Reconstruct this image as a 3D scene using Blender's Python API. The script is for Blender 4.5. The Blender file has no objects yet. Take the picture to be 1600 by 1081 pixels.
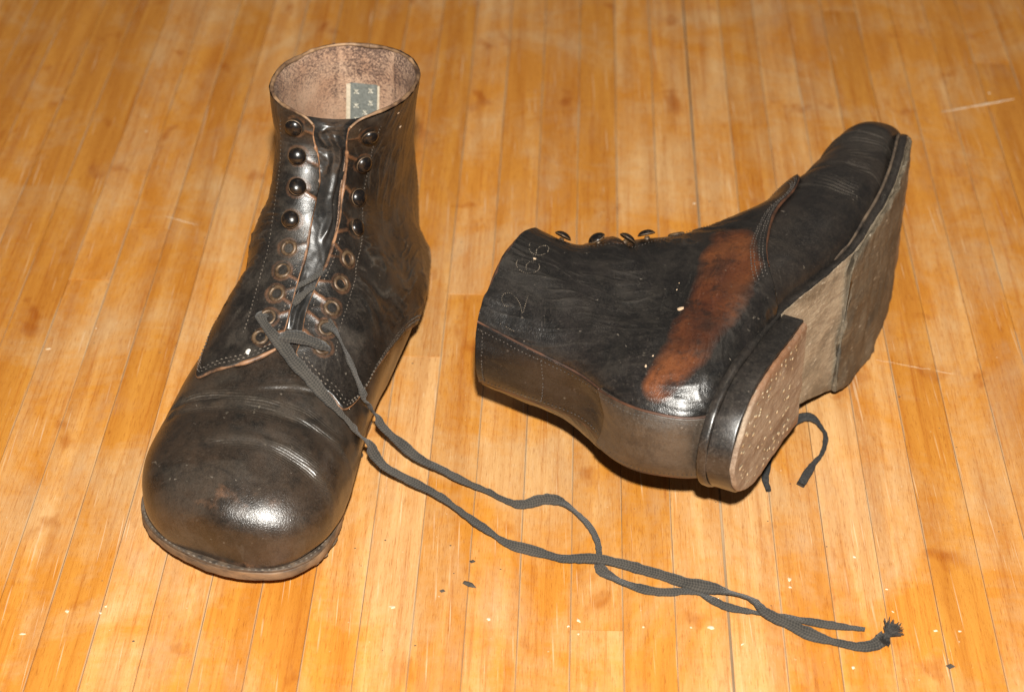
import bpy, bmesh, math, random
import numpy as np
from mathutils import Matrix, Vector

# ---------------------------------------------------------------- camera
scene = bpy.context.scene
COL = scene.collection
cam_d = bpy.data.cameras.new("camera")
cam = bpy.data.objects.new("camera", cam_d)
COL.objects.link(cam)
cam_d.sensor_width = 36.0
cam_d.lens = 70.0
cam_d.clip_start = 0.02
cam_d.clip_end = 50.0
PITCH = math.atan(2308.0 / 3111.0)
cam.location = (0, 0, 0.609)
cam.rotation_euler = (math.pi / 2 - PITCH, 0, 0)
cam_d.dof.use_dof = True
cam_d.dof.focus_distance = 0.90
cam_d.dof.aperture_fstop = 11.0
scene.camera = cam

# ---------------------------------------------------------------- world and lamps
w = bpy.data.worlds.new("World")
scene.world = w
w.use_nodes = True
w.node_tree.nodes["Background"].inputs[0].default_value = (1.0, 0.90, 0.80, 1)
w.node_tree.nodes["Background"].inputs[1].default_value = 0.09


def area_lamp(name, loc, target, size, power, color):
    d = bpy.data.lights.new(name, 'AREA')
    d.shape = 'DISK'
    d.size = size
    d.energy = power
    d.color = color
    o = bpy.data.objects.new(name, d)
    o.location = loc
    o.rotation_euler = (Vector(target) - Vector(loc)).to_track_quat('-Z', 'Y').to_euler()
    COL.objects.link(o)
    return o


# the camera's flash, a hand above the lens, and the room's ceiling lamp
area_lamp("flash", (0.015, -0.05, 0.80), (0.0, 0.80, 0.0), 0.032, 28.5, (1.0, 0.96, 0.88))
area_lamp("ceiling_lamp", (0.35, 1.9, 2.3), (0.0, 0.85, 0.0), 0.9, 3.0, (1.0, 0.86, 0.70))

vs = scene.view_settings
scene.display_settings.display_device = 'sRGB'
vs.view_transform = 'Standard'
vs.look = 'None'
vs.exposure = 0.0
vs.gamma = 1.0
vs.use_curve_mapping = False

CM = 0.01
rng = np.random.default_rng(7)
random.seed(7)

# ---------------------------------------------------------------- numeric helpers


def _hash(ix, iy, iz, seed):
    h = (ix * 374761393 + iy * 668265263 + iz * 2147483647 + seed * 974711) & 0xFFFFFFFF
    h = ((h ^ (h >> 13)) * 1274126177) & 0xFFFFFFFF
    h = ((h ^ (h >> 16)) * 2246822519) & 0xFFFFFFFF
    return ((h ^ (h >> 15)) & 0xFFFFFF) / float(0xFFFFFF) * 2 - 1


def vnoise(x, y, z=None, seed=0):
    x = np.asarray(x, float); y = np.asarray(y, float)
    z = np.zeros_like(x) if z is None else np.asarray(z, float)
    x, y, z = np.broadcast_arrays(x, y, z)
    fx, fy, fz = np.floor(x), np.floor(y), np.floor(z)
    ix, iy, iz = fx.astype(np.int64), fy.astype(np.int64), fz.astype(np.int64)
    tx, ty, tz = x - fx, y - fy, z - fz
    tx = tx * tx * (3 - 2 * tx); ty = ty * ty * (3 - 2 * ty); tz = tz * tz * (3 - 2 * tz)
    r = 0
    for a in (0, 1):
        for b in (0, 1):
            for c in (0, 1):
                wt = (tx if a else 1 - tx) * (ty if b else 1 - ty) * (tz if c else 1 - tz)
                r = r + wt * _hash(ix + a, iy + b, iz + c, seed)
    return r


def fbm(x, y, z=None, seed=0, octv=3):
    r = 0; a = 1.0; s = 1.0
    for k in range(octv):
        r = r + a * vnoise(np.asarray(x) * s, np.asarray(y) * s, None if z is None else np.asarray(z) * s, seed + 17 * k)
        a *= 0.5; s *= 2.03
    return r


def sstep(a, b, x):
    t = np.clip((np.asarray(x, float) - a) / (b - a), 0, 1)
    return t * t * (3 - 2 * t)


def bump1(x, c, w):
    return np.exp(-((np.asarray(x, float) - c) / w) ** 2)


def cubic(keys, t):
    """smooth interpolation of rows of keys at float index t"""
    K = np.asarray(keys, float)
    n = len(K)
    if K.ndim == 1:
        K = K[:, None]; sq = True
    else:
        sq = False
    d = np.zeros_like(K)
    d[1:-1] = (K[2:] - K[:-2]) / 2
    s = np.diff(K, axis=0)
    d[0] = s[0]; d[-1] = s[-1]
    for i in range(1, n - 1):                         # limit overshoot
        same = s[i - 1] * s[i] > 0
        lim = 3 * np.minimum(abs(s[i - 1]), abs(s[i]))
        d[i] = np.where(same, np.clip(d[i], -lim, lim), np.clip(d[i], -0.35 * abs(s[i-1]+s[i]) - 0.02, 0.35 * abs(s[i-1]+s[i]) + 0.02))
    t = np.clip(np.asarray(t, float), 0, n - 1 - 1e-9)
    i = np.floor(t).astype(int); f = (t - i)[..., None]
    h00 = 2 * f**3 - 3 * f**2 + 1; h10 = f**3 - 2 * f**2 + f; h01 = -2 * f**3 + 3 * f**2; h11 = f**3 - f**2
    r = h00 * K[i] + h10 * d[i] + h01 * K[i + 1] + h11 * d[i + 1]
    return r[..., 0] if sq else r


def pw(xs, ys, x):
    """smooth curve through (xs, ys)"""
    xs = np.asarray(xs, float)
    t = np.interp(x, xs, np.arange(len(xs)))
    # convert to smooth by hermite on irregular xs
    ys = np.asarray(ys, float)
    s = np.diff(ys) / np.diff(xs)
    d = np.zeros(len(xs)); d[1:-1] = (s[1:] + s[:-1]) / 2; d[0] = s[0]; d[-1] = s[-1]
    for k in range(1, len(xs) - 1):
        if s[k - 1] * s[k] <= 0:
            d[k] = 0
    x = np.clip(np.asarray(x, float), xs[0], xs[-1])
    i = np.clip(np.searchsorted(xs, x, side='right') - 1, 0, len(xs) - 2)
    h = xs[i + 1] - xs[i]; f = (x - xs[i]) / h
    return ((2*f**3 - 3*f**2 + 1) * ys[i] + (f**3 - 2*f**2 + f) * h * d[i] + (-2*f**3 + 3*f**2) * ys[i+1] + (f**3 - f**2) * h * d[i+1])


# ---------------------------------------------------------------- boot shape (all in cm; y heel -> toe, z up)
#        Dy    Dz    Py    Pz    m    W     nt   nb   cx
STATIONS = [
    (29.60, 2.55, 29.60, 1.36, 0.45, 0.25, 2.00, 2.20, -1.05),   # 0 toe tip
    (29.38, 3.55, 29.33, 1.26, 0.42, 1.70, 2.10, 2.60, -0.85),   # 1
    (28.70, 4.35, 28.55, 1.14, 0.40, 3.20, 2.20, 3.40, -0.35),   # 2
    (27.25, 5.05, 27.10, 1.02, 0.38, 4.33, 2.20, 3.80, 0.10),   # 3
    (25.20, 5.50, 25.00, 0.80, 0.36, 4.70, 2.20, 4.00, 0.40),   # 4
    (22.80, 5.80, 22.50, 0.65, 0.34, 4.72, 2.10, 4.00, 0.57),   # 5
    (20.60, 6.40, 20.00, 0.57, 0.32, 4.62, 2.10, 4.00, 0.52),   # 6 throat
    (18.80, 7.40, 17.70, 0.60, 0.31, 4.42, 2.00, 4.00, 0.28),   # 7
    (17.20, 8.50, 15.00, 0.95, 0.30, 4.08, 2.00, 4.00, 0.00),   # 8
    (15.90, 9.60, 12.00, 1.62, 0.27, 3.80, 2.00, 4.00, -0.20),   # 9
    (15.00, 10.60, 8.60, 1.75, 0.25, 3.55, 2.00, 4.00, -0.22),   # 10
    (14.30, 11.40, 5.20, 1.85, 0.26, 3.20, 2.00, 3.40, -0.10),   # 11
    (13.80, 12.00, 3.50, 2.60, 0.32, 3.05, 2.05, 2.70, -0.10),   # 12 heel corner
    (13.45, 12.60, 2.80, 4.50, 0.40, 3.04, 2.10, 2.40, -0.20),   # 13
    (13.25, 13.10, 3.20, 6.50, 0.46, 3.02, 2.15, 2.40, -0.35),   # 14
    (13.15, 13.60, 4.10, 8.60, 0.48, 3.00, 2.20, 2.40, -0.58),   # 15
    (13.10, 14.10, 4.55, 11.20, 0.50, 3.08, 2.20, 2.30, -0.85),  # 16
    (13.05, 14.70, 4.85, 14.00, 0.50, 3.30, 2.20, 2.20, -1.05),  # 17 collar
]
UMAX = len(STATIONS) - 1
ZS_Y = (2, 9.0, 10.8, 12.8, 15, 18, 21, 24, 26.5, 30)
ZS_Z = (1.62, 1.60, 1.55, 1.22, 0.72, 0.26, 0.26, 0.38, 0.62, 1.02)


def sole_under(y):
    return pw(ZS_Y, ZS_Z, y)


class Last:
    """lofted foot-and-shaft surface, sampled by u (station) and v (-1..1, 0 front/top centre, +-1 sole/back centre)"""

    def __init__(self, side=1.0, deform=None, lean=0.0, stations=STATIONS, nu=500, nv=180):
        self.side = side
        us = np.linspace(0, UMAX, nu)
        R = cubic(stations, us)
        Dy, Dz, Py, Pz, m, W, nt, nb, cx = R.T
        ph = np.linspace(0, np.pi, 721)
        T = np.zeros((nu, 2 * nv + 1, 3))
        self.Lh = np.zeros(nu)
        for i in range(nu):
            P = np.array((Py[i], Pz[i])); D = np.array((Dy[i], Dz[i])); M = P + m[i] * (D - P)
            cs = np.cos(ph); sn = np.sin(ph)
            n = np.where(cs >= 0, nt[i], nb[i])
            cc = np.abs(cs) ** (2 / n); ss = np.abs(sn) ** (2 / n)
            V = np.where(cs >= 0, 1, 0)[:, None] * (D - M)[None] + np.where(cs < 0, 1, 0)[:, None] * (P - M)[None]
            yz = M[None] + V * cc[:, None]
            x = W[i] * ss
            L = np.concatenate(([0], np.cumsum(np.sqrt(np.diff(x)**2 + np.diff(yz[:, 0])**2 + np.diff(yz[:, 1])**2))))
            self.Lh[i] = L[-1]
            t = np.linspace(0, L[-1], nv + 1)
            X = np.interp(t, L, x); Y = np.interp(t, L, yz[:, 0]); Z = np.interp(t, L, yz[:, 1])
            T[i, nv:, 0] = X + cx[i] * side; T[i, nv:, 1] = Y; T[i, nv:, 2] = Z
            T[i, :nv + 1, 0] = -X[::-1] + cx[i] * side; T[i, :nv + 1, 1] = Y[::-1]; T[i, :nv + 1, 2] = Z[::-1]
        self.us = us; self.nu = nu; self.nv = nv
        T[..., 0] += lean * sstep(3.0, 8.5, T[..., 2]) * sstep(20.0, 13.5, T[..., 1])
        self.T = T
        self._normals()
        if deform is not None:
            U = us[:, None] * np.ones((1, 2 * nv + 1)); V = np.ones((nu, 1)) * np.linspace(-1, 1, 2 * nv + 1)[None]
            self.T = deform(self, U, V, self.T, self.N)
            self._normals()

    def _normals(self):
        T = self.T
        du = np.gradient(T, axis=0); dv = np.gradient(T, axis=1)
        N = np.cross(dv, du)
        N /= np.maximum(np.linalg.norm(N, axis=2, keepdims=True), 1e-9)
        c = T.mean(axis=1, keepdims=True)
        if np.mean(np.sum((T - c) * N, axis=2)) < 0:
            N = -N
        self.N = N

    def half(self, u):
        return np.interp(u, self.us, self.Lh)

    def samp(self, A, u, v):
        u = np.asarray(u, float); v = np.asarray(v, float)
        u, v = np.broadcast_arrays(u, v)
        v = v + lacing_centre(u) * (1 - np.abs(v))
        a = np.clip(u / UMAX * (self.nu - 1), 0, self.nu - 1.0001)
        b = np.clip((v + 1) / 2 * (2 * self.nv), 0, 2 * self.nv - 0.0001)
        i = a.astype(int); j = b.astype(int); f = (a - i)[..., None]; g = (b - j)[..., None]
        return (A[i, j] * (1 - f) * (1 - g) + A[i + 1, j] * f * (1 - g) + A[i, j + 1] * (1 - f) * g + A[i + 1, j + 1] * f * g)

    def nrm(self, u, v):
        n = self.samp(self.N, u, v)
        return n / np.maximum(np.linalg.norm(n, axis=-1, keepdims=True), 1e-9)

    def pt(self, u, v, off=0.0):
        off = np.asarray(off, float)
        return self.samp(self.T, u, v) + self.nrm(u, v) * off[..., None]


def facing_half_gap(u):
    return pw((5.0, 6.2, 7.1, 8, 9.3, 10.7, 13, 15, 17), (0.46, 0.46, 0.38, 0.46, 0.64, 0.76, 0.76, 0.78, 0.80), u)


def lacing_centre(u):
    """the lacing sits a little to the inner side of the boot: v of its centre line"""
    return pw((0, 4, 6.3, 7.1, 8, 8.5, 9.5, 11, 13, 15.7, 17), (0.0, -0.04, -0.066, -0.055, -0.068, -0.082, -0.095, -0.108, -0.098, -0.066, -0.057), u)


def quarter_front(b):
    """station where a quarter starts, across its width b (0 at the lacing, 1 at the back seam)"""
    return pw((0, 0.05, 0.12, 0.2, 0.26, 0.30, 0.34, 0.40, 0.48, 0.58, 0.7, 1.0), (6.1, 5.8, 5.6, 5.52, 5.42, 5.80, 6.7, 7.6, 8.35, 8.9, 9.3, 9.9), b)


def quarter_top(b):
    return -0.045 * np.sin(np.asarray(b) * 17.0) * np.sin(np.asarray(b) * 5.3 + 0.6) + pw((0, 0.02, 0.05, 0.09, 0.13, 0.4, 1.0), (16.0, 16.4, 16.75, 16.92, 17, 17, 17), b)


def quarter_uv(last, a, b, sgn):
    u0 = quarter_front(b); u1 = quarter_top(b)
    u = u0 + a * (u1 - u0)
    ve = facing_half_gap(u) / last.half(u)
    v = ve + (1 - ve) * b
    return u, v * sgn


# placement of the two boots (cm, world)
def rot(axis, deg):
    return np.array(Matrix.Rotation(math.radians(deg), 3, axis)) if True else None


STAND_R = rot('Z', 167.0)
STAND_T = np.array((-6.0, 92.9, 0.0))
LIE_R = np.array([[0.00163761, 0.45769119, -0.88910972], [0.03382004, 0.88857694, 0.45747922], [0.9994266, -0.0308189, -0.014024]])
LIE_T = np.array((8.621, 62.663, 5.976))
#=== SHAPE END

# ---------------------------------------------------------------- materials


def new_mat(name):
    m = bpy.data.materials.new(name)
    m.use_nodes = True
    nt = m.node_tree
    b = nt.nodes["Principled BSDF"]
    return m, nt, b


def nd(nt, typ, **kw):
    n = nt.nodes.new(typ)
    for k, v in kw.items():
        if k == 'inp':
            for kk, vv in v.items():
                n.inputs[kk].default_value = vv
        else:
            setattr(n, k, v)
    return n


def ln(nt, a, b):
    nt.links.new(a, b)


def noise(nt, vec, scale, detail=4.0, rough=0.55, dist=0.0):
    n = nd(nt, 'ShaderNodeTexNoise', inp={'Scale': scale, 'Detail': detail, 'Roughness': rough, 'Distortion': dist})
    if vec is not None:
        ln(nt, vec, n.inputs['Vector'])
    return n.outputs['Fac']


def ramp(nt, fac, stops):
    r = nd(nt, 'ShaderNodeValToRGB')
    e = r.color_ramp.elements
    while len(e) < len(stops):
        e.new(0.5)
    for el, (p, c) in zip(e, stops):
        el.position = p
        el.color = (c, c, c, 1) if isinstance(c, (int, float)) else (*c, 1)
    ln(nt, fac, r.inputs[0])
    return r.outputs[0]


def mix(nt, fac, a, b, blend='MIX'):
    m = nd(nt, 'ShaderNodeMix', data_type='RGBA', blend_type=blend)
    for sock, val in ((m.inputs[0], fac), (m.inputs[6], a), (m.inputs[7], b)):
        if hasattr(val, 'is_linked'):
            ln(nt, val, sock)
        elif isinstance(val, (int, float)):
            sock.default_value = val
        else:
            sock.default_value = (*val, 1)
    return m.outputs[2]


def math_(nt, op, a, b=None, c=None, clamp=False):
    m = nd(nt, 'ShaderNodeMath', operation=op, use_clamp=clamp)
    for sock, val in zip(m.inputs, (a, b, c)):
        if val is None:
            continue
        if hasattr(val, 'is_linked'):
            ln(nt, val, sock)
        else:
            sock.default_value = val
    return m.outputs[0]


def mapping(nt, vec, scale=(1, 1, 1), loc=(0, 0, 0), rotz=0.0):
    m = nd(nt, 'ShaderNodeMapping')
    m.inputs['Scale'].default_value = scale
    m.inputs['Location'].default_value = loc
    m.inputs['Rotation'].default_value = (0, 0, rotz)
    ln(nt, vec, m.inputs['Vector'])
    return m.outputs[0]


def bump(nt, b, h, dist=0.0004, strength=1.0):
    n = nd(nt, 'ShaderNodeBump', inp={'Distance': dist, 'Strength': strength})
    ln(nt, h, n.inputs['Height'])
    ln(nt, n.outputs[0], b.inputs['Normal'])
    return n


def leather(name, dark, brown, dust=(0.095, 0.078, 0.060), rough=0.40, brown_amt=0.5, dust_amt=0.35, seed=0.0, grain=1.0):
    m, nt, b = new_mat(name)
    tc = nd(nt, 'ShaderNodeTexCoord').outputs['Object']
    v = mapping(nt, tc, loc=(seed, seed * 1.7, seed * .3))
    att = nd(nt, 'ShaderNodeAttribute', attribute_name='mask')
    sep = nd(nt, 'ShaderNodeSeparateColor')
    ln(nt, att.outputs['Color'], sep.inputs[0])
    wear, dst, stain = sep.outputs
    n1 = noise(nt, v, 24, 5, 0.6, 0.5)
    n2 = noise(nt, v, 170, 5, 0.65, 0.2)
    n3 = noise(nt, v, 1400, 3, 0.7)
    nf = noise(nt, v, 520, 6, 0.78, 0.5)
    t = math_(nt, 'ADD', math_(nt, 'MULTIPLY', n1, 0.6), math_(nt, 'MULTIPLY', n2, 0.4))
    c = mix(nt, ramp(nt, t, [(0.53 - 0.22 * brown_amt, 0.0), (0.74 - 0.2 * brown_amt, 1.0)]), dark, brown)
    # hair-fine scuff lines in several directions
    scf = None
    for k, (rx, ry, rz) in enumerate(((0.5, 0.2, 0.3), (-0.4, 0.9, 0.1), (1.1, -0.5, 0.8))):
        mp = nd(nt, 'ShaderNodeMapping')
        mp.inputs['Rotation'].default_value = (rx, ry, rz)
        ln(nt, v, mp.inputs['Vector'])
        mp2 = mapping(nt, mp.outputs[0], (1, 1, 0.05))
        s1 = ramp(nt, noise(nt, mp2, 1300, 2, 0.5), [(0.60, 0.0), (0.70, 1.0)])
        s2 = ramp(nt, noise(nt, mapping(nt, v, loc=(k * 3.1, 0, 0)), 30, 3, 0.6), [(0.44, 0.0), (0.64, 1.0)])
        s = math_(nt, 'MULTIPLY', s1, s2)
        scf = s if scf is None else math_(nt, 'MAXIMUM', scf, s)
    # dust lying in the grain and on the rubbed ridges
    dfac = math_(nt, 'MULTIPLY', ramp(nt, nf, [(0.44, 0.0), (0.72, 1.0)]), dust_amt)
    dfac = math_(nt, 'MAXIMUM', dfac, math_(nt, 'MULTIPLY', scf, 0.18 + dust_amt))
    d2 = math_(nt, 'MULTIPLY', dst, ramp(nt, nf, [(0.28, 0.25), (0.6, 1.0)]), clamp=True)
    dfac = math_(nt, 'MAXIMUM', dfac, d2)
    c = mix(nt, dfac, c, dust)
    wcol = mix(nt, n2, (0.085, 0.038, 0.018), (0.22, 0.10, 0.045))
    wf = ramp(nt, math_(nt, 'ADD', wear, math_(nt, 'MULTIPLY', math_(nt, 'SUBTRACT', n2, 0.5), 0.8)), [(0.30, 0.0), (0.85, 0.9)])
    c = mix(nt, wf, c, wcol)
    blk = ramp(nt, noise(nt, v, 95, 3, 0.6, 0.3), [(0.60, 0.0), (0.70, 0.7)])
    scol = mix(nt, ramp(nt, math_(nt, 'ADD', math_(nt, 'MULTIPLY', n1, 0.7), math_(nt, 'MULTIPLY', nf, 0.3)), [(0.36, 0.0), (0.64, 1.0)]), (0.052, 0.013, 0.006), (0.165, 0.052, 0.015))
    sf = ramp(nt, math_(nt, 'ADD', stain, math_(nt, 'MULTIPLY', math_(nt, 'SUBTRACT', t, 0.5), 0.7)), [(0.30, 0.0), (0.95, 0.95)])
    sf = math_(nt, 'MULTIPLY', sf, ramp(nt, math_(nt, 'ADD', nf, math_(nt, 'MULTIPLY', stain, 0.35)), [(0.30, 0.0), (0.54, 1.0)]))
    scol = mix(nt, blk, scol, (0.022, 0.014, 0.011))
    c = mix(nt, sf, c, scol)
    fl = ramp(nt, noise(nt, v, 330, 2, 0.5), [(0.735, 0.0), (0.77, 1.0)])
    c = mix(nt, math_(nt, 'MULTIPLY', fl, 0.35), c, (0.20, 0.17, 0.13))
    bl = noise(nt, mapping(nt, v, loc=(1.7, 0, 0.4)), 62, 5, 0.7, 0.6)
    c = mix(nt, ramp(nt, bl, [(0.52, 0.0), (0.66, 0.7)]), c, dark)
    mp = nd(nt, 'ShaderNodeMapping')
    mp.inputs['Rotation'].default_value = (0.7, 0.6, 0.9)
    ln(nt, v, mp.inputs['Vector'])
    sc1 = ramp(nt, noise(nt, mapping(nt, mp.outputs[0], (1, 1, 0.09)), 420, 2, 0.6), [(0.70, 0.0), (0.74, 1.0)])
    sc2 = ramp(nt, noise(nt, mapping(nt, v, loc=(0, 4.4, 0)), 45, 2, 0.5), [(0.50, 0.0), (0.60, 1.0)])
    c = mix(nt, math_(nt, 'MULTIPLY', math_(nt, 'MULTIPLY', sc1, sc2), 0.55), c, (0.21, 0.175, 0.14))
    # pinhead grain: pale tops, dark pits
    gr = noise(nt, v, 1250, 2, 0.55)
    c = mix(nt, ramp(nt, gr, [(0.55, 0.0), (0.74, 0.08 + 0.5 * dust_amt)]), c, dust)
    c = mix(nt, ramp(nt, gr, [(0.28, 0.55), (0.44, 0.0)]), c, dark)
    ln(nt, c, b.inputs['Base Color'])
    r = math_(nt, 'ADD', math_(nt, 'MULTIPLY', n2, 0.18), rough - 0.09)
    r = math_(nt, 'ADD', r, math_(nt, 'MULTIPLY', dfac, 0.35), clamp=True)
    ln(nt, r, b.inputs['Roughness'])
    b.inputs['Specular IOR Level'].default_value = 0.75
    b.inputs['Coat Weight'].default_value = 0.10
    b.inputs['Coat Roughness'].default_value = 0.17
    vor = nd(nt, 'ShaderNodeTexVoronoi', feature='DISTANCE_TO_EDGE', inp={'Scale': 1100.0})
    ln(nt, v, vor.inputs['Vector'])
    h = math_(nt, 'ADD', math_(nt, 'MULTIPLY', n3, 0.35), math_(nt, 'MULTIPLY', nf, 0.55))
    h = math_(nt, 'ADD', h, math_(nt, 'MULTIPLY', ramp(nt, vor.outputs[0], [(0.0, 0.0), (0.16, 1.0)]), 0.18 * grain))
    bump(nt, b, h, 0.00013)
    return m


def simple(name, c1, c2, scale=120, rough=0.6, metal=0.0, bdist=0.0003, stretch=(1, 1, 1), spec=0.5, detail=5, lo=0.35, hi=0.65):
    m, nt, b = new_mat(name)
    tc = nd(nt, 'ShaderNodeTexCoord').outputs['Object']
    v = mapping(nt, tc, stretch)
    n = noise(nt, v, scale, detail, 0.65, 0.2)
    ln(nt, mix(nt, ramp(nt, n, [(lo, 0.0), (hi, 1.0)]), c1, c2), b.inputs['Base Color'])
    b.inputs['Roughness'].default_value = rough
    b.inputs['Metallic'].default_value = metal
    b.inputs['Specular IOR Level'].default_value = spec
    if bdist:
        bump(nt, b, n, bdist)
    return m


M = {}
M['vamp_a'] = leather('worn_brown_black_leather', (0.007, 0.006, 0.0052), (0.034, 0.021, 0.013), brown_amt=0.75, dust_amt=0.15, rough=0.285)
M['quarter_a'] = leather('worn_black_leather', (0.0055, 0.005, 0.0047), (0.020, 0.015, 0.012), brown_amt=0.45, dust_amt=0.16, rough=0.33, seed=3)
M['vamp_b'] = leather('creased_black_leather', (0.008, 0.007, 0.0068), (0.024, 0.018, 0.014), brown_amt=0.45, dust_amt=0.12, rough=0.33, seed=5)
M['quarter_b'] = leather('black_shaft_leather', (0.005, 0.0047, 0.0047), (0.015, 0.012, 0.011), brown_amt=0.35, dust_amt=0.1, rough=0.29, seed=8)
M['counter'] = leather('rubbed_counter_leather', (0.018, 0.014, 0.011), (0.058, 0.040, 0.026), brown_amt=0.75, dust_amt=0.36, rough=0.42, seed=11)
M['tongue'] = leather('smooth_tongue_leather', (0.012, 0.012, 0.012), (0.035, 0.030, 0.026), brown_amt=0.35, dust_amt=0.1, rough=0.36, seed=14, grain=0.3)
M['binding'] = simple('rubbed_leather_edge', (0.05, 0.026, 0.015), (0.30, 0.155, 0.078), 130, 0.5)
M['binding_dark'] = simple('dark_leather_edge', (0.020, 0.012, 0.009), (0.11, 0.045, 0.022), 70, 0.5)
M['collar_tan'] = simple('rubbed_tan_rim', (0.07, 0.036, 0.020), (0.36, 0.215, 0.115), 110, 0.55)
M['thread'] = simple('waxed_thread', (0.05, 0.04, 0.033), (0.19, 0.155, 0.12), 300, 0.8)
M['thread_dark'] = simple('dark_thread', (0.03, 0.025, 0.022), (0.10, 0.082, 0.068), 300, 0.8)
M['sole_edge'] = simple('worn_sole_edge', (0.060, 0.040, 0.027), (0.23, 0.135, 0.070), 60, 0.62, stretch=(1, 1, 3))
M['welt'] = simple('scuffed_welt', (0.035, 0.027, 0.022), (0.15, 0.105, 0.070), 110, 0.6)
M['shank'] = simple('bare_sole_leather', (0.13, 0.095, 0.062), (0.44, 0.345, 0.245), 260, 0.8, bdist=0.0012, stretch=(1, 0.25, 1), detail=8)
M['half_sole'] = simple('grimy_half_sole', (0.045, 0.036, 0.026), (0.17, 0.13, 0.085), 110, 0.45, bdist=0.0008, stretch=(1, 0.2, 1), detail=8)
M['heel_side'] = leather('burnished_heel_edge', (0.009, 0.008, 0.0075), (0.030, 0.023, 0.019), brown_amt=0.4, dust_amt=0.25, rough=0.33, seed=17, grain=0.2)
M['heel_bottom'] = simple('worn_heel_lift', (0.20, 0.085, 0.04), (0.46, 0.34, 0.24), 110, 0.78, bdist=0.0009, stretch=(1, 0.5, 1), detail=8)
M['nail'] = simple('worn_nail_heads', (0.34, 0.25, 0.14), (0.80, 0.70, 0.50), 260, 0.4, metal=0.45, bdist=0)
M['hook_black'] = simple('black_japanned_metal', (0.006, 0.005, 0.005), (0.045, 0.026, 0.012), 420, 0.27, bdist=0.0, spec=0.5, lo=0.5, hi=0.8)
M['brass'] = simple('tarnished_brass', (0.035, 0.021, 0.012), (0.15, 0.095, 0.052), 350, 0.45, metal=0.25, bdist=0.0002)
M['eyelet_hole'] = simple('rusty_eyelet_hole', (0.045, 0.022, 0.010), (0.26, 0.13, 0.06), 300, 0.7)
M['chip'] = simple('bare_leather_nick', (0.42, 0.28, 0.17), (0.62, 0.47, 0.33), 400, 0.8)
M['punch'] = simple('punched_marks', (0.08, 0.062, 0.045), (0.22, 0.175, 0.125), 500, 0.8)
M['chip_white'] = simple('white_chip', (0.62, 0.58, 0.52), (0.78, 0.75, 0.70), 300, 0.7)
M['label'] = simple('grey_woven_label', (0.125, 0.135, 0.122), (0.21, 0.22, 0.20), 700, 0.85)
M['label_mark'] = simple('label_marks', (0.40, 0.38, 0.31), (0.60, 0.57, 0.48), 500, 0.85)
M['label_edge'] = simple('label_tape', (0.50, 0.42, 0.30), (0.66, 0.57, 0.44), 300, 0.85)
M['lace'] = simple('dusty_black_lace', (0.026, 0.024, 0.021), (0.085, 0.075, 0.062), 1300, 0.9, bdist=0.0005)
M['lace_fray'] = simple('frayed_lace', (0.014, 0.013, 0.012), (0.055, 0.05, 0.044), 700, 0.9, bdist=0)
M['lace_dark'] = simple('black_lace', (0.012, 0.012, 0.012), (0.040, 0.038, 0.036), 900, 0.9, bdist=0.0003)
def lace_mat(name, c1, c2):
    m, nt, b = new_mat(name)
    al = nd(nt, 'ShaderNodeAttribute', attribute_name='along').outputs['Fac']
    ac = nd(nt, 'ShaderNodeAttribute', attribute_name='across').outputs['Fac']
    tc = nd(nt, 'ShaderNodeTexCoord').outputs['Object']
    n = noise(nt, tc, 900, 5, 0.75)
    n0 = noise(nt, tc, 70, 3, 0.6)
    ph = math_(nt, 'ADD', math_(nt, 'MULTIPLY', al, 2 * math.pi / 0.13), math_(nt, 'MULTIPLY', math_(nt, 'ABSOLUTE', ac), 5.0))
    wv = math_(nt, 'ADD', math_(nt, 'MULTIPLY', math_(nt, 'SINE', ph), 0.5), 0.5)
    rb = math_(nt, 'ADD', math_(nt, 'MULTIPLY', math_(nt, 'SINE', math_(nt, 'MULTIPLY', ac, 13.0)), 0.5), 0.5)
    h = math_(nt, 'ADD', math_(nt, 'MULTIPLY', wv, 0.35), math_(nt, 'MULTIPLY', rb, 0.35))
    h = math_(nt, 'ADD', h, math_(nt, 'MULTIPLY', n, 0.6))
    f = math_(nt, 'ADD', math_(nt, 'MULTIPLY', h, 0.6), math_(nt, 'MULTIPLY', n0, 0.5))
    ln(nt, mix(nt, ramp(nt, f, [(0.42, 0.0), (0.82, 1.0)]), c1, c2), b.inputs['Base Color'])
    b.inputs['Roughness'].default_value = 0.92
    b.inputs['Sheen Weight'].default_value = 0.15
    bump(nt, b, h, 0.0004)
    return m


M['lace'] = lace_mat('dusty_woven_lace', (0.017, 0.0155, 0.0135), (0.064, 0.056, 0.046))
M['insole'] = simple('insole_leather', (0.05, 0.03, 0.02), (0.10, 0.06, 0.035), 80, 0.8)


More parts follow.
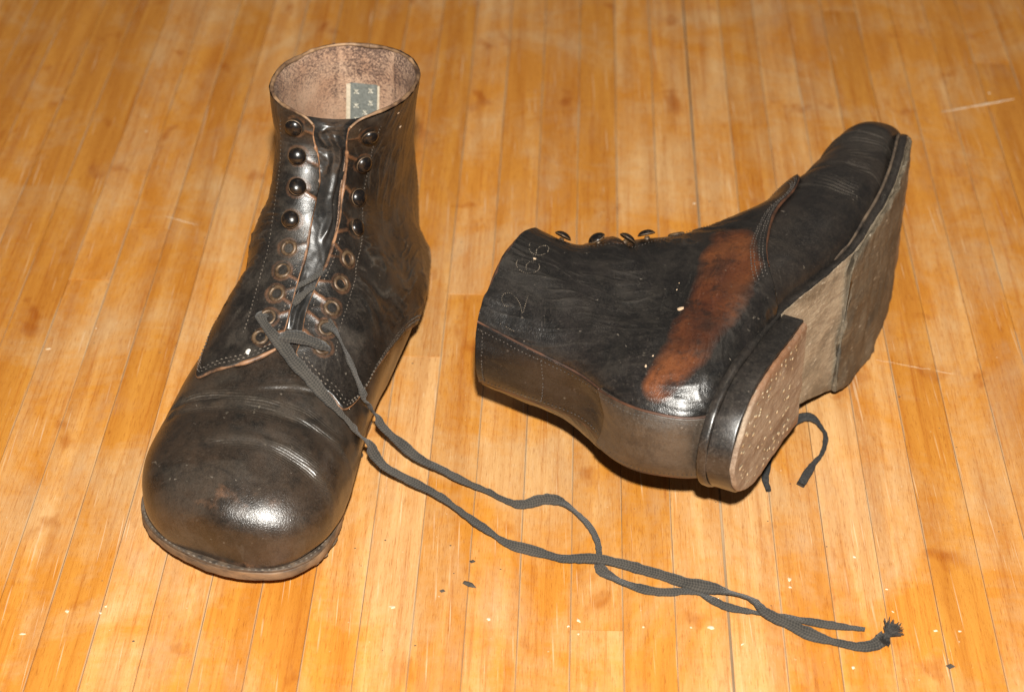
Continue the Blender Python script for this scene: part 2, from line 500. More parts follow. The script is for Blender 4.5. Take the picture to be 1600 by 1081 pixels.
def worn_sole(name, dark, mid, light, patch, edge=None, toe=None):
    """trodden sole leather: fibres, grime in patches, bare tan where it has scraped"""
    m, nt, b = new_mat(name)
    tc = nd(nt, 'ShaderNodeTexCoord').outputs['Object']
    fib = noise(nt, mapping(nt, tc, (1, 0.12, 1)), 700, 6, 0.75, 0.2)
    big = noise(nt, mapping(nt, tc, (1, 0.6, 1)), patch, 5, 0.62, 0.6)
    fine = noise(nt, tc, 420, 6, 0.8)
    c = mix(nt, ramp(nt, fib, [(0.32, 0.0), (0.66, 1.0)]), mid, light)
    g = math_(nt, 'ADD', math_(nt, 'MULTIPLY', big, 0.7), math_(nt, 'MULTIPLY', fine, 0.3))
    c = mix(nt, ramp(nt, g, [(0.44, 0.0), (0.60, 0.85)]), c, dark)
    if edge:
        sp = nd(nt, 'ShaderNodeSeparateXYZ'); ln(nt, tc, sp.inputs[0])
        ef = ramp(nt, math_(nt, 'ADD', math_(nt, 'MULTIPLY', math_(nt, 'ABSOLUTE', sp.outputs[0]), 30.0), math_(nt, 'MULTIPLY', fine, 0.12)), [(0.72, 0.0), (0.95, 0.9)])
        c = mix(nt, ef, c, edge)
    if toe:
        sp = nd(nt, 'ShaderNodeSeparateXYZ'); ln(nt, tc, sp.inputs[0])
        tf = ramp(nt, math_(nt, 'ADD', math_(nt, 'MULTIPLY', sp.outputs[1], 3.0), math_(nt, 'MULTIPLY', math_(nt, 'SUBTRACT', big, 0.5), 0.5)), [(0.76, 0.0), (0.82, 0.9)])
        c = mix(nt, tf, c, mix(nt, fib, (0.16, 0.10, 0.06), toe))
    pale = ramp(nt, noise(nt, mapping(nt, tc, (1, 0.3, 1)), 520, 3, 0.6), [(0.62, 0.0), (0.72, 0.7)])
    c = mix(nt, pale, c, mix(nt, 0.5, light, (0.7, 0.62, 0.5)))
    ln(nt, c, b.inputs['Base Color'])
    ln(nt, math_(nt, 'ADD', math_(nt, 'MULTIPLY', big, -0.3), 0.78), b.inputs['Roughness'])
    bump(nt, b, math_(nt, 'ADD', math_(nt, 'MULTIPLY', fib, 0.7), math_(nt, 'MULTIPLY', fine, 0.6)), 0.0010)
    return m


M['shank'] = worn_sole('bare_sole_leather', (0.13, 0.10, 0.066), (0.25, 0.19, 0.13), (0.47, 0.385, 0.27), 40)
M['half_sole'] = worn_sole('grimy_half_sole', (0.040, 0.032, 0.023), (0.085, 0.066, 0.044), (0.19, 0.145, 0.092), 32, toe=(0.36, 0.25, 0.155))
M['heel_bottom'] = worn_sole('worn_heel_lift', (0.16, 0.10, 0.066), (0.24, 0.165, 0.11), (0.42, 0.33, 0.24), 60, edge=(0.26, 0.11, 0.045))


def lining_mat():
    m, nt, b = new_mat('lining_leather')
    tc = nd(nt, 'ShaderNodeTexCoord').outputs['Object']
    big = noise(nt, tc, 34, 4, 0.6, 0.3)
    fine = ramp(nt, noise(nt, tc, 760, 4, 0.85), [(0.32, 0.0), (0.68, 1.0)])
    att = nd(nt, 'ShaderNodeAttribute', attribute_name='mask')
    sep = nd(nt, 'ShaderNodeSeparateColor')
    ln(nt, att.outputs['Color'], sep.inputs[0])
    base = mix(nt, ramp(nt, noise(nt, tc, 60), [(0.35, 0.0), (0.65, 1.0)]), (0.50, 0.29, 0.18), (0.62, 0.41, 0.28))
    f = math_(nt, 'ADD', math_(nt, 'MULTIPLY', big, 0.55), math_(nt, 'MULTIPLY', fine, 0.45))
    f = math_(nt, 'ADD', f, math_(nt, 'MULTIPLY', sep.outputs[0], 0.16))
    c = mix(nt, ramp(nt, f, [(0.50, 0.0), (0.74, 0.92)]), base, (0.075, 0.042, 0.034))
    ln(nt, c, b.inputs['Base Color'])
    b.inputs['Roughness'].default_value = 0.75
    bump(nt, b, fine, 0.0004)
    return m


M['lining'] = lining_mat()


def wood_mat():
    m, nt, b = new_mat('old_varnished_boards')
    geo = nd(nt, 'ShaderNodeNewGeometry').outputs['Position']
    rnd = nd(nt, 'ShaderNodeObjectInfo').outputs['Random']
    tco = nd(nt, 'ShaderNodeTexCoord').outputs['Object']
    v0 = mapping(nt, geo, rotz=math.radians(2.0))           # boards run along y of this frame
    comb = nd(nt, 'ShaderNodeCombineXYZ')
    ln(nt, math_(nt, 'MULTIPLY', rnd, 7.0), comb.inputs[1])
    ln(nt, math_(nt, 'MULTIPLY', rnd, 3.0), comb.inputs[2])
    add = nd(nt, 'ShaderNodeVectorMath', operation='ADD')
    ln(nt, v0, add.inputs[0]); ln(nt, comb.outputs[0], add.inputs[1])
    vb = add.outputs[0]
    grain = noise(nt, mapping(nt, vb, (1, 0.016, 1)), 620, 5, 0.72, 0.05)
    pores = noise(nt, mapping(nt, vb, (1, 0.06, 1)), 2300, 3, 0.7)
    fig = noise(nt, mapping(nt, vb, (1, 0.06, 1)), 120, 3, 0.5, 0.5)
    wearbig = noise(nt, mapping(nt, geo, (1, 0.8, 1), loc=(3.1, 0.4, 0)), 14.0, 6, 0.66, 0.6)
    wearfine = noise(nt, mapping(nt, vb, (1, 0.16, 1)), 75, 6, 0.72)
    cross = noise(nt, mapping(nt, geo, (0.25, 1, 1), loc=(0.7, 2.7, 0)), 240, 5, 0.7)
    blotch = noise(nt, mapping(nt, geo, (1, 0.6, 1), loc=(1.2, 7.7, 0)), 42, 3, 0.5, 0.3)
    # where feet have worn the varnish: the middle of the place most, the front edge least
    sx = nd(nt, 'ShaderNodeSeparateXYZ'); ln(nt, geo, sx.inputs[0])
    dx = math_(nt, 'DIVIDE', math_(nt, 'SUBTRACT', sx.outputs[0], -0.02), 0.22)
    dy = math_(nt, 'DIVIDE', math_(nt, 'SUBTRACT', sx.outputs[1], 0.76), 0.13)
    rr = math_(nt, 'ADD', math_(nt, 'MULTIPLY', dx, dx), math_(nt, 'MULTIPLY', dy, dy))
    foot = math_(nt, 'EXPONENT', math_(nt, 'MULTIPLY', rr, -1.0))
    # bare wood and varnish
    bare = mix(nt, ramp(nt, fig, [(0.3, 0.0), (0.7, 1.0)]), (0.50, 0.268, 0.104), (0.655, 0.405, 0.185))
    varn = mix(nt, ramp(nt, fig, [(0.3, 0.0), (0.7, 1.0)]), (0.50, 0.182, 0.021), (0.64, 0.275, 0.043))
    wf = math_(nt, 'ADD', math_(nt, 'MULTIPLY', wearbig, 0.70), math_(nt, 'MULTIPLY', wearfine, 0.20))
    wf = math_(nt, 'ADD', wf, math_(nt, 'MULTIPLY', cross, 0.10))
    wf = math_(nt, 'ADD', wf, math_(nt, 'MULTIPLY', math_(nt, 'SUBTRACT', rnd, 0.5), 0.12))
    wf = math_(nt, 'ADD', wf, math_(nt, 'MULTIPLY', foot, 0.10))
    wear = ramp(nt, wf, [(0.47, 0.0), (0.63, 1.0)])
    c = mix(nt, math_(nt, 'MULTIPLY', wear, 0.78), varn, bare)
    hs = nd(nt, 'ShaderNodeHueSaturation')
    ln(nt, c, hs.inputs['Color'])
    ln(nt, math_(nt, 'ADD', math_(nt, 'MULTIPLY', rnd, 0.15), 0.90), hs.inputs['Value'])
    c = hs.outputs[0]
    c = mix(nt, ramp(nt, grain, [(0.34, 0.8), (0.48, 0.0)]), c, mix(nt, 1.0, c, (0.82, 0.66, 0.50), 'MULTIPLY'))
    c = mix(nt, ramp(nt, pores, [(0.33, 0.7), (0.44, 0.0)]), c, mix(nt, 1.0, c, (0.62, 0.46, 0.34), 'MULTIPLY'))
    c = mix(nt, math_(nt, 'MULTIPLY', ramp(nt, pores, [(0.58, 0.0), (0.74, 0.40)]), wear), c, (0.74, 0.57, 0.36))
    # greyed, foot-worn patches and grime rubbed into the grain
    gw = noise(nt, mapping(nt, geo, (1, 0.7, 1), loc=(8.3, 1.9, 0)), 17, 6, 0.68, 0.4)
    gfac = math_(nt, 'MULTIPLY', ramp(nt, gw, [(0.52, 0.0), (0.70, 0.36)]), ramp(nt, wearfine, [(0.35, 0.35), (0.62, 1.0)]))
    c = mix(nt, gfac, c, (0.46, 0.305, 0.185))
    gm = noise(nt, mapping(nt, vb, (1, 0.3, 1), loc=(2, 5, 0)), 330, 6, 0.8)
    c = mix(nt, math_(nt, 'MULTIPLY', ramp(nt, gm, [(0.54, 0.0), (0.70, 0.50)]), ramp(nt, gw, [(0.35, 0.2), (0.6, 1.0)])), c, mix(nt, 1.0, c, (0.70, 0.54, 0.40), 'MULTIPLY'))
    # rubbed, dust-filled board edges
    so = nd(nt, 'ShaderNodeSeparateXYZ'); ln(nt, tco, so.inputs[0])
    ed = math_(nt, 'ABSOLUTE', so.outputs[0])
    edn = noise(nt, mapping(nt, vb, (1, 0.3, 1)), 60, 4, 0.6)
    ef = math_(nt, 'MULTIPLY', ramp(nt, math_(nt, 'MULTIPLY', ed, 60.0), [(0.640, 0.0), (0.662, 1.0)]), ramp(nt, edn, [(0.44, 0.0), (0.60, 0.70)]))
    c = mix(nt, ef, c, (0.50, 0.36, 0.22))
    # old oil spots
    c = mix(nt, ramp(nt, blotch, [(0.64, 0.0), (0.72, 0.65)]), c, mix(nt, 1.0, c, (0.66, 0.42, 0.18), 'MULTIPLY'))
    # fine scratches
    for k, (ang, sc) in enumerate(((0.5, 55), (1.25, 62), (-0.65, 48), (1.62, 40), (1.05, 70))):
        sv = mapping(nt, geo, (1, 0.02, 1), loc=(k * 1.3, k * 2.1, 0), rotz=ang)
        s1 = noise(nt, sv, sc * 14, 1, 0.4)
        s2 = noise(nt, mapping(nt, geo, loc=(k * 5.0, 0, 0)), 26, 2, 0.5)
        sf = math_(nt, 'MULTIPLY', ramp(nt, s1, [(0.715, 0.0), (0.76, 1.0)]), ramp(nt, s2, [(0.46, 0.0), (0.60, 0.5)]))
        c = mix(nt, sf, c, (0.72, 0.52, 0.32))
    # specks of pale wear
    sp = noise(nt, geo, 420, 2, 0.5)
    c = mix(nt, ramp(nt, sp, [(0.75, 0.0), (0.785, 0.6)]), c, (0.72, 0.56, 0.38))
    ln(nt, c, b.inputs['Base Color'])
    r = math_(nt, 'ADD', math_(nt, 'MULTIPLY', wear, 0.18), 0.36)
    r = math_(nt, 'ADD', r, math_(nt, 'MULTIPLY', wearfine, 0.12))
    ln(nt, r, b.inputs['Roughness'])
    b.inputs['Specular IOR Level'].default_value = 0.5
    h = math_(nt, 'ADD', math_(nt, 'MULTIPLY', grain, 0.5), math_(nt, 'MULTIPLY', pores, 0.5))
    h = math_(nt, 'ADD', h, math_(nt, 'MULTIPLY', wearfine, 0.6))
    bump(nt, b, h, 0.00022)
    return m


M['wood'] = wood_mat()
M['seam'] = simple('dust_in_the_seams', (0.05, 0.028, 0.015), (0.40, 0.27, 0.15), 22, 0.9, stretch=(1, 0.2, 1))
M['paint'] = simple('dried_paint_spots', (0.62, 0.45, 0.27), (0.74, 0.62, 0.46), 300, 0.7)
M['gouge'] = simple('scraped_wood', (0.60, 0.42, 0.25), (0.78, 0.60, 0.42), 200, 0.8)
M['dark_bit'] = simple('dark_debris', (0.03, 0.025, 0.02), (0.08, 0.065, 0.05), 300, 0.9)

# ---------------------------------------------------------------- mesh helpers


def tag(o, label=None, cat=None, group=None, kind=None):
    for k, v in (('label', label), ('category', cat), ('group', group), ('kind', kind)):
        if v:
            o[k] = v
    return o


def link(name, me, mat, parent=None):
    o = bpy.data.objects.new(name, me)
    COL.objects.link(o)
    if mat is not None and not me.materials:
        me.materials.append(mat)
    o.parent = parent
    return o


def raw_mesh(name, V, F, smooth=True):
    me = bpy.data.meshes.new(name)
    V = np.asarray(V, np.float32)
    F = np.asarray(F, np.int32)
    me.vertices.add(len(V)); me.vertices.foreach_set('co', V.ravel())
    k = F.shape[1]
    me.loops.add(F.size); me.loops.foreach_set('vertex_index', F.ravel())
    me.polygons.add(len(F))
    me.polygons.foreach_set('loop_start', np.arange(0, F.size, k, dtype=np.int32))
    me.polygons.foreach_set('use_smooth', np.full(len(F), smooth))
    me.update(calc_edges=True)
    return me


def grid_faces(ni, nj, cj=False, ci=False, base=0):
    i = np.arange(ni if ci else ni - 1)[:, None]; j = np.arange(nj if cj else nj - 1)[None]
    i2 = (i + 1) % ni; j2 = (j + 1) % nj
    F = np.stack(np.broadcast_arrays(i * nj + j, i2 * nj + j, i2 * nj + j2, i * nj + j2), -1).reshape(-1, 4)
    return F + base


def set_mask(me, mask):
    a = me.attributes.new('mask', 'FLOAT_COLOR', 'POINT')
    col = np.ones((len(me.vertices), 4), np.float32)
    col[:, :3] = np.clip(mask, 0, 1)
    a.data.foreach_set('color', col.ravel())


def grid_obj(name, P, mat, parent, mask=None, mx=1.0, cj=False, ci=False):
    ni, nj = P.shape[:2]
    V = P.reshape(-1, 3) * np.array((mx, 1, 1)) * CM
    me = raw_mesh(name, V, grid_faces(ni, nj, cj, ci))
    if mask is not None:
        set_mask(me, mask.reshape(-1, 3))
    return link(name, me, mat, parent)


def frames(pts):
    t = np.gradient(pts, axis=0)
    t /= np.maximum(np.linalg.norm(t, axis=1, keepdims=True), 1e-9)
    return t


def tube_arrays(pts, r, n=8, up=None, flat=1.0, twist=None):
    """tube along pts; up: preferred normals; flat: thickness/width ratio"""
    pts = np.asarray(pts, float)
    t = frames(pts)
    up = np.tile(np.array((0, 0, 1.0)), (len(pts), 1)) if up is None else np.asarray(up, float)
    s = np.cross(t, up); s /= np.maximum(np.linalg.norm(s, axis=1, keepdims=True), 1e-9)
    b = np.cross(s, t)
    r = np.broadcast_to(np.asarray(r, float), (len(pts),))
    fl = np.broadcast_to(np.asarray(flat, float), (len(pts),))
    if twist is not None:
        c, sn = np.cos(twist)[:, None], np.sin(twist)[:, None]
        s, b = s * c + b * sn, b * c - s * sn
    a = np.linspace(0, 2 * np.pi, n, endpoint=False)
    P = pts[:, None] + (np.cos(a)[None, :, None] * s[:, None] + np.sin(a)[None, :, None] * b[:, None] * fl[:, None, None]) * r[:, None, None]
    F = grid_faces(len(pts), n, cj=True)
    V = P.reshape(-1, 3)
    # end caps
    k = len(V)
    V = np.concatenate([V, pts[:1], pts[-1:]])
    m = (len(pts) - 1) * n
    caps = [(k, (i + 1) % n, i, i) for i in range(n)] + [(k + 1, m + i, m + (i + 1) % n, m + (i + 1) % n) for i in range(n)]
    return V, F, np.array([c[:3] for c in caps])


def mesh_join(name, parts, smooth=True):
    """parts: list of (V, quadF or None, triF or None)"""
    VV, Q, T = [], [], []
    base = 0
    for V, q, t in parts:
        VV.append(V)
        if q is not None and len(q):
            Q.append(np.asarray(q) + base)
        if t is not None and len(t):
            T.append(np.asarray(t) + base)
        base += len(V)
    V = np.concatenate(VV)
    polys = []
    me = bpy.data.meshes.new(name)
    Q = np.concatenate(Q) if Q else np.zeros((0, 4), int)
    T = np.concatenate(T) if T else np.zeros((0, 3), int)
    me.vertices.add(len(V)); me.vertices.foreach_set('co', np.asarray(V, np.float32).ravel())
    loops = np.concatenate([Q.ravel(), T.ravel()]).astype(np.int32)
    me.loops.add(len(loops)); me.loops.foreach_set('vertex_index', loops)
    starts = np.concatenate([np.arange(len(Q)) * 4, len(Q) * 4 + np.arange(len(T)) * 3]).astype(np.int32)
    me.polygons.add(len(starts)); me.polygons.foreach_set('loop_start', starts)
    me.polygons.foreach_set('use_smooth', np.full(len(starts), smooth))
    me.update(calc_edges=True)
    return me


def tube_obj(name, pts, r, mat, parent, mx=1.0, **kw):
    V, F, T = tube_arrays(pts, r, **kw)
    me = mesh_join(name, [(V * np.array((mx, 1, 1)) * CM, F, T)])
    return link(name, me, mat, parent)


def lathe_arrays(prof, n=20):
    """prof: (r, h) list; axis z"""
    a = np.linspace(0, 2 * np.pi, n, endpoint=False)
    pr = np.asarray(prof, float)
    P = np.stack([pr[:, 0, None] * np.cos(a), pr[:, 0, None] * np.sin(a), np.repeat(pr[:, 1, None], n, 1)], -1)
    return P.reshape(-1, 3), grid_faces(len(pr), n, cj=True)


def basis(nrm, hint=(0, 0, 1.0)):
    n = np.asarray(nrm, float); n = n / np.linalg.norm(n)
    x = np.cross(np.asarray(hint, float), n)
    if np.linalg.norm(x) < 1e-4:
        x = np.cross((1.0, 0, 0), n)
    x /= np.linalg.norm(x)
    return np.stack([x, np.cross(n, x), n], axis=0)      # rows: local axes in world


def resample(pts, step):
    pts = np.asarray(pts, float)
    L = np.concatenate(([0], np.cumsum(np.linalg.norm(np.diff(pts, axis=0), axis=1))))
    t = np.arange(0, L[-1], step)
    return np.stack([np.interp(t, L, pts[:, k]) for k in range(pts.shape[1])], 1)


def smooth_path(ctrl, n):
    ctrl = np.asarray(ctrl, float)
    return cubic_free(ctrl, np.linspace(0, len(ctrl) - 1, n))


def cubic_free(K, t):
    d = np.zeros_like(K); d[1:-1] = (K[2:] - K[:-2]) / 2; d[0] = K[1] - K[0]; d[-1] = K[-1] - K[-2]
    t = np.clip(t, 0, len(K) - 1 - 1e-9); i = np.floor(t).astype(int); f = (t - i)[:, None]
    return ((2*f**3 - 3*f**2 + 1) * K[i] + (f**3 - 2*f**2 + f) * d[i] + (-2*f**3 + 3*f**2) * K[i+1] + (f**3 - f**2) * d[i+1])


# ---------------------------------------------------------------- floor of narrow boards
floor = bpy.data.objects.new('floor', None)
COL.objects.link(floor)
tag(floor, kind='structure')
floor.rotation_euler = (0, 0, math.radians(-2.0))
BW = 0.02272
SEAM0 = 0.0718                        # the wide dark seam, across the boards


def plank_mesh(length, wd):
    h, bv = 0.008, 0.00022
    xs = [(-wd / 2, -h), (-wd / 2, -bv), (-wd / 2 + bv, 0), (wd / 2 - bv, 0), (wd / 2, -bv), (wd / 2, -h)]
    V = []
    for y0, ins in ((0, 0), (length, 0)):
        V += [(x, y0, z) for x, z in xs]
    F = [(i, i + 6, i + 7, i + 1) for i in range(5)]
    me = bpy.data.meshes.new('plank')
    me.from_pydata([tuple(v) for v in V], [], F + [tuple(range(6)), tuple(range(11, 5, -1))])
    me.materials.append(M['wood'])
    return me


plank_lengths = (0.55, 0.80, 1.05, 1.3, 1.6)
plank_data = [plank_mesh(l - 0.0003, BW - 0.00022) for l in plank_lengths]
prng = random.Random(41)
k0 = int(round((-0.62 - SEAM0) / BW)); k1 = int(round((0.56 - SEAM0) / BW))
for k in range(k0, k1):
    xc = SEAM0 + (k + 0.5) * BW
    y = 0.25 - prng.random() * 1.3
    if k >= 0:
        xc += 0.0008
    while y < 1.75:
        q = prng.choice((1, 2, 3, 3, 4, 4, 4))
        if y + plank_lengths[q] > 0.3:
            o = bpy.data.objects.new('plank', plank_data[q])
            COL.objects.link(o)
            o.parent = floor
            o.location = (xc, y, prng.uniform(-0.00016, 0.00010))
            o.rotation_euler = (0, prng.uniform(-0.004, 0.004), 0)
        y += plank_lengths[q]
me = bpy.data.meshes.new('subfloor')
me.from_pydata([(-0.7, 0.1, -0.0009), (0.65, 0.1, -0.0009), (0.65, 1.9, -0.0009), (-0.7, 1.9, -0.0009)], [], [(0, 1, 2, 3)])
link('subfloor', me, M['seam'], floor)

# ---------------------------------------------------------------- the boots
SOLE_CX_Y = (2.7, 8, 12, 15, 17.5, 20, 22.5, 25, 27, 28.5, 29.6, 30.2)
SOLE_CX = (-0.10, -0.05, 0.25, 0.6, 0.9, 1.02, 0.96, 0.72, 0.38, -0.1, -0.62, -0.82)


def sole_hw(y, toe=29.78, heel=2.45):
    y = np.asarray(y, float)
    base = pw((2.5, 6.5, 9.5, 12, 15, 17.5, 20, 22.5, 25, 31), (3.02, 3.02, 3.02, 3.20, 3.60, 4.06, 4.42, 4.64, 4.70, 4.70), y)
    t = np.clip((y - 25) / (toe - 25), 0, 1); h = np.clip((6.5 - y) / (6.5 - heel), 0, 1)
    return base * np.sqrt(np.maximum(1 - t ** 2.35, 0)) * np.sqrt(np.maximum(1 - h ** 2.2, 0))


def sole_cx(y):
    return pw(SOLE_CX_Y, SOLE_CX, y)


def plate(name, y0, y1, grow, ztop, zbot, mat, parent, mx, nys=150, r=0.14, flat0=False, flat1=False, ragged=None, seed=0, rough=0.02, taper=0.0, nside=5, back=0.0, under=None):
    """a sole layer: cross-sections along y, rounded edges; grow widens the plan"""
    t = np.linspace(0, 1, nys)
    if not flat0 and not flat1:
        t = (1 - np.cos(np.pi * t)) / 2
    elif flat1 and not flat0:
        t = 1 - np.cos(np.pi / 2 * t)
    elif flat0 and not flat1:
        t = np.sin(np.pi / 2 * t)
    ys = y0 + (y1 - y0) * t
    # map to the plan so that the ends close
    hw = sole_hw(ys, toe=max(y1, 29) if not flat1 else 29.85, heel=min(y0, 3) if not flat0 else 2.45)
    hw = np.maximum(hw + grow * np.clip(hw / 0.8, 0, 1), 0.004)
    cx = sole_cx(ys)
    zt = ztop(ys); zb = zbot(ys)
    nx = 22
    sx = np.linspace(-1, 1, nx)
    ang = np.linspace(np.pi / 2, -np.pi / 2, nside + 2)[1:-1]
    rows = []
    for i, y in enumerate(ys):
        rr = min(r, hw[i] * 0.6, (zt[i] - zb[i]) * 0.5)
        zm0, zm1 = zb[i] + rr, zt[i] - rr
        top = np.stack([sx * (hw[i] - rr), np.full(nx, zt[i])], 1)
        side = np.array([(hw[i] - rr + rr * np.cos(a), (zm1 if a > 0 else zm0) + rr * np.sin(a)) for a in ang])
        bot = np.stack([sx[::-1] * (hw[i] - rr), np.full(nx, zb[i])], 1)
        ls = side[::-1] * np.array((-1, 1))
        loop = np.concatenate([top, side, bot, ls])
        fr = (zt[i] - loop[:, 1]) / max(zt[i] - zb[i], 1e-6)
        loop[:, 0] *= 1 - taper * fr
        P = np.stack([loop[:, 0] + cx[i], np.full(len(loop), y), loop[:, 1]], 1)
        P[:, 1] += back * fr * (1 if not flat0 else 0) * np.clip((9 - y) / 6, 0, 1)
        rows.append(P)
    P = np.stack(rows)
    if ragged is not None:
        f = np.clip(1 - (P[..., 1] - y0) / 2.5, 0, 1) if flat0 else np.clip(1 - (y1 - P[..., 1]) / 2.5, 0, 1)
        P[..., 1] += ragged(P[..., 0]) * f
    P[..., 0] += rough * fbm(P[..., 0] * 1.7, P[..., 1] * 1.7, P[..., 2] * 2.5, seed, 3)
    P[..., 2] += rough * 0.8 * fbm(P[..., 0] * 1.3, P[..., 1] * 1.3, P[..., 2], seed + 5, 3)
    nj = P.shape[1]
    V = P.reshape(-1, 3) * np.array((mx, 1, 1)) * CM
    parts = [(V, grid_faces(nys, nj, cj=True), None)]
    k = len(V)
    capV, capT = [], []
    for end, row in ((0, 0), (1, nys - 1)):
        c = V[row * nj:(row + 1) * nj].mean(axis=0)
        ring = V[row * nj:(row + 1) * nj]
        parts.append((np.concatenate([ring, [c]]), None, [((nj), (j + 1) % nj, j) if end == 0 else (nj, j, (j + 1) % nj) for j in range(nj)]))
    me = mesh_join(name, parts)
    if under is not None:
        me.materials.append(mat); me.materials.append(under)
        nn = np.zeros(len(me.polygons) * 3, np.float32); me.polygons.foreach_get('normal', nn)
        cz = np.zeros(len(me.polygons) * 3, np.float32); me.polygons.foreach_get('center', cz)
        mid = (np.interp(cz.reshape(-1, 3)[:, 1] / CM, ys, (zt + zb) / 2)) * CM
        low = (np.abs(nn.reshape(-1, 3)[:, 2]) > 0.8) & (cz.reshape(-1, 3)[:, 2] < mid) & (cz.reshape(-1, 3)[:, 1] > 10.7 * CM)
        me.polygons.foreach_set('material_index', low.astype(np.int32))
    return link(name, me, mat, parent)


def stitches(name, last, u, v, off, mat, parent, mx, step=0.24, ln_=0.17, r=0.035):
    """a row of short thread stitches lying on the surface along (u, v)"""
    fine = last.pt(u, v, off)
    L = np.concatenate(([0], np.cumsum(np.linalg.norm(np.diff(fine, axis=0), axis=1))))
    t = np.arange(0.05, L[-1] - ln_, step)
    A = last.nrm(u, v)
    parts = []
    for q, t0 in enumerate(t):
        p0 = np.array([np.interp(t0, L, fine[:, k]) for k in range(3)]); p1 = np.array([np.interp(t0 + ln_, L, fine[:, k]) for k in range(3)])
        n = np.array([np.interp(t0, L, A[:, k]) for k in range(3)])
        d = p1 - p0; ld = np.linalg.norm(d)
        if ld < 1e-6:
            continue
        d /= ld
        s = np.cross(d, n); s /= max(np.linalg.norm(s), 1e-6)
        jit = s * rng.normal(0, 0.010)
        mid = (p0 + p1) / 2 + n * r * 0.9 + jit
        V = np.array([p0 + jit - n * r, mid + s * r, mid + n * r * 0.7, mid - s * r, p1 + jit - n * r])
        parts.append((V * np.array((mx, 1, 1)) * CM, None, [(0, 1, 2), (0, 2, 3), (4, 2, 1), (4, 3, 2)]))
    if not parts:
        return None
    o = link(name, mesh_join(name, parts), mat, parent)
    o['kind'] = 'stuff'
    return o


def seg_dist(P, A, B):
    d = B - A
    t = np.clip(((P - A) @ d) / (d @ d), 0, 1)
    return np.linalg.norm(P - (A + t[..., None] * d), axis=-1), t


HOOK_B = {1: 0.78, -1: 1.08}        # cm from the facing edge to the row of hooks and eyelets


def side_uv(last, u, cm, sgn):
    return u, sgn * (facing_half_gap(u) + cm) / last.half(u)


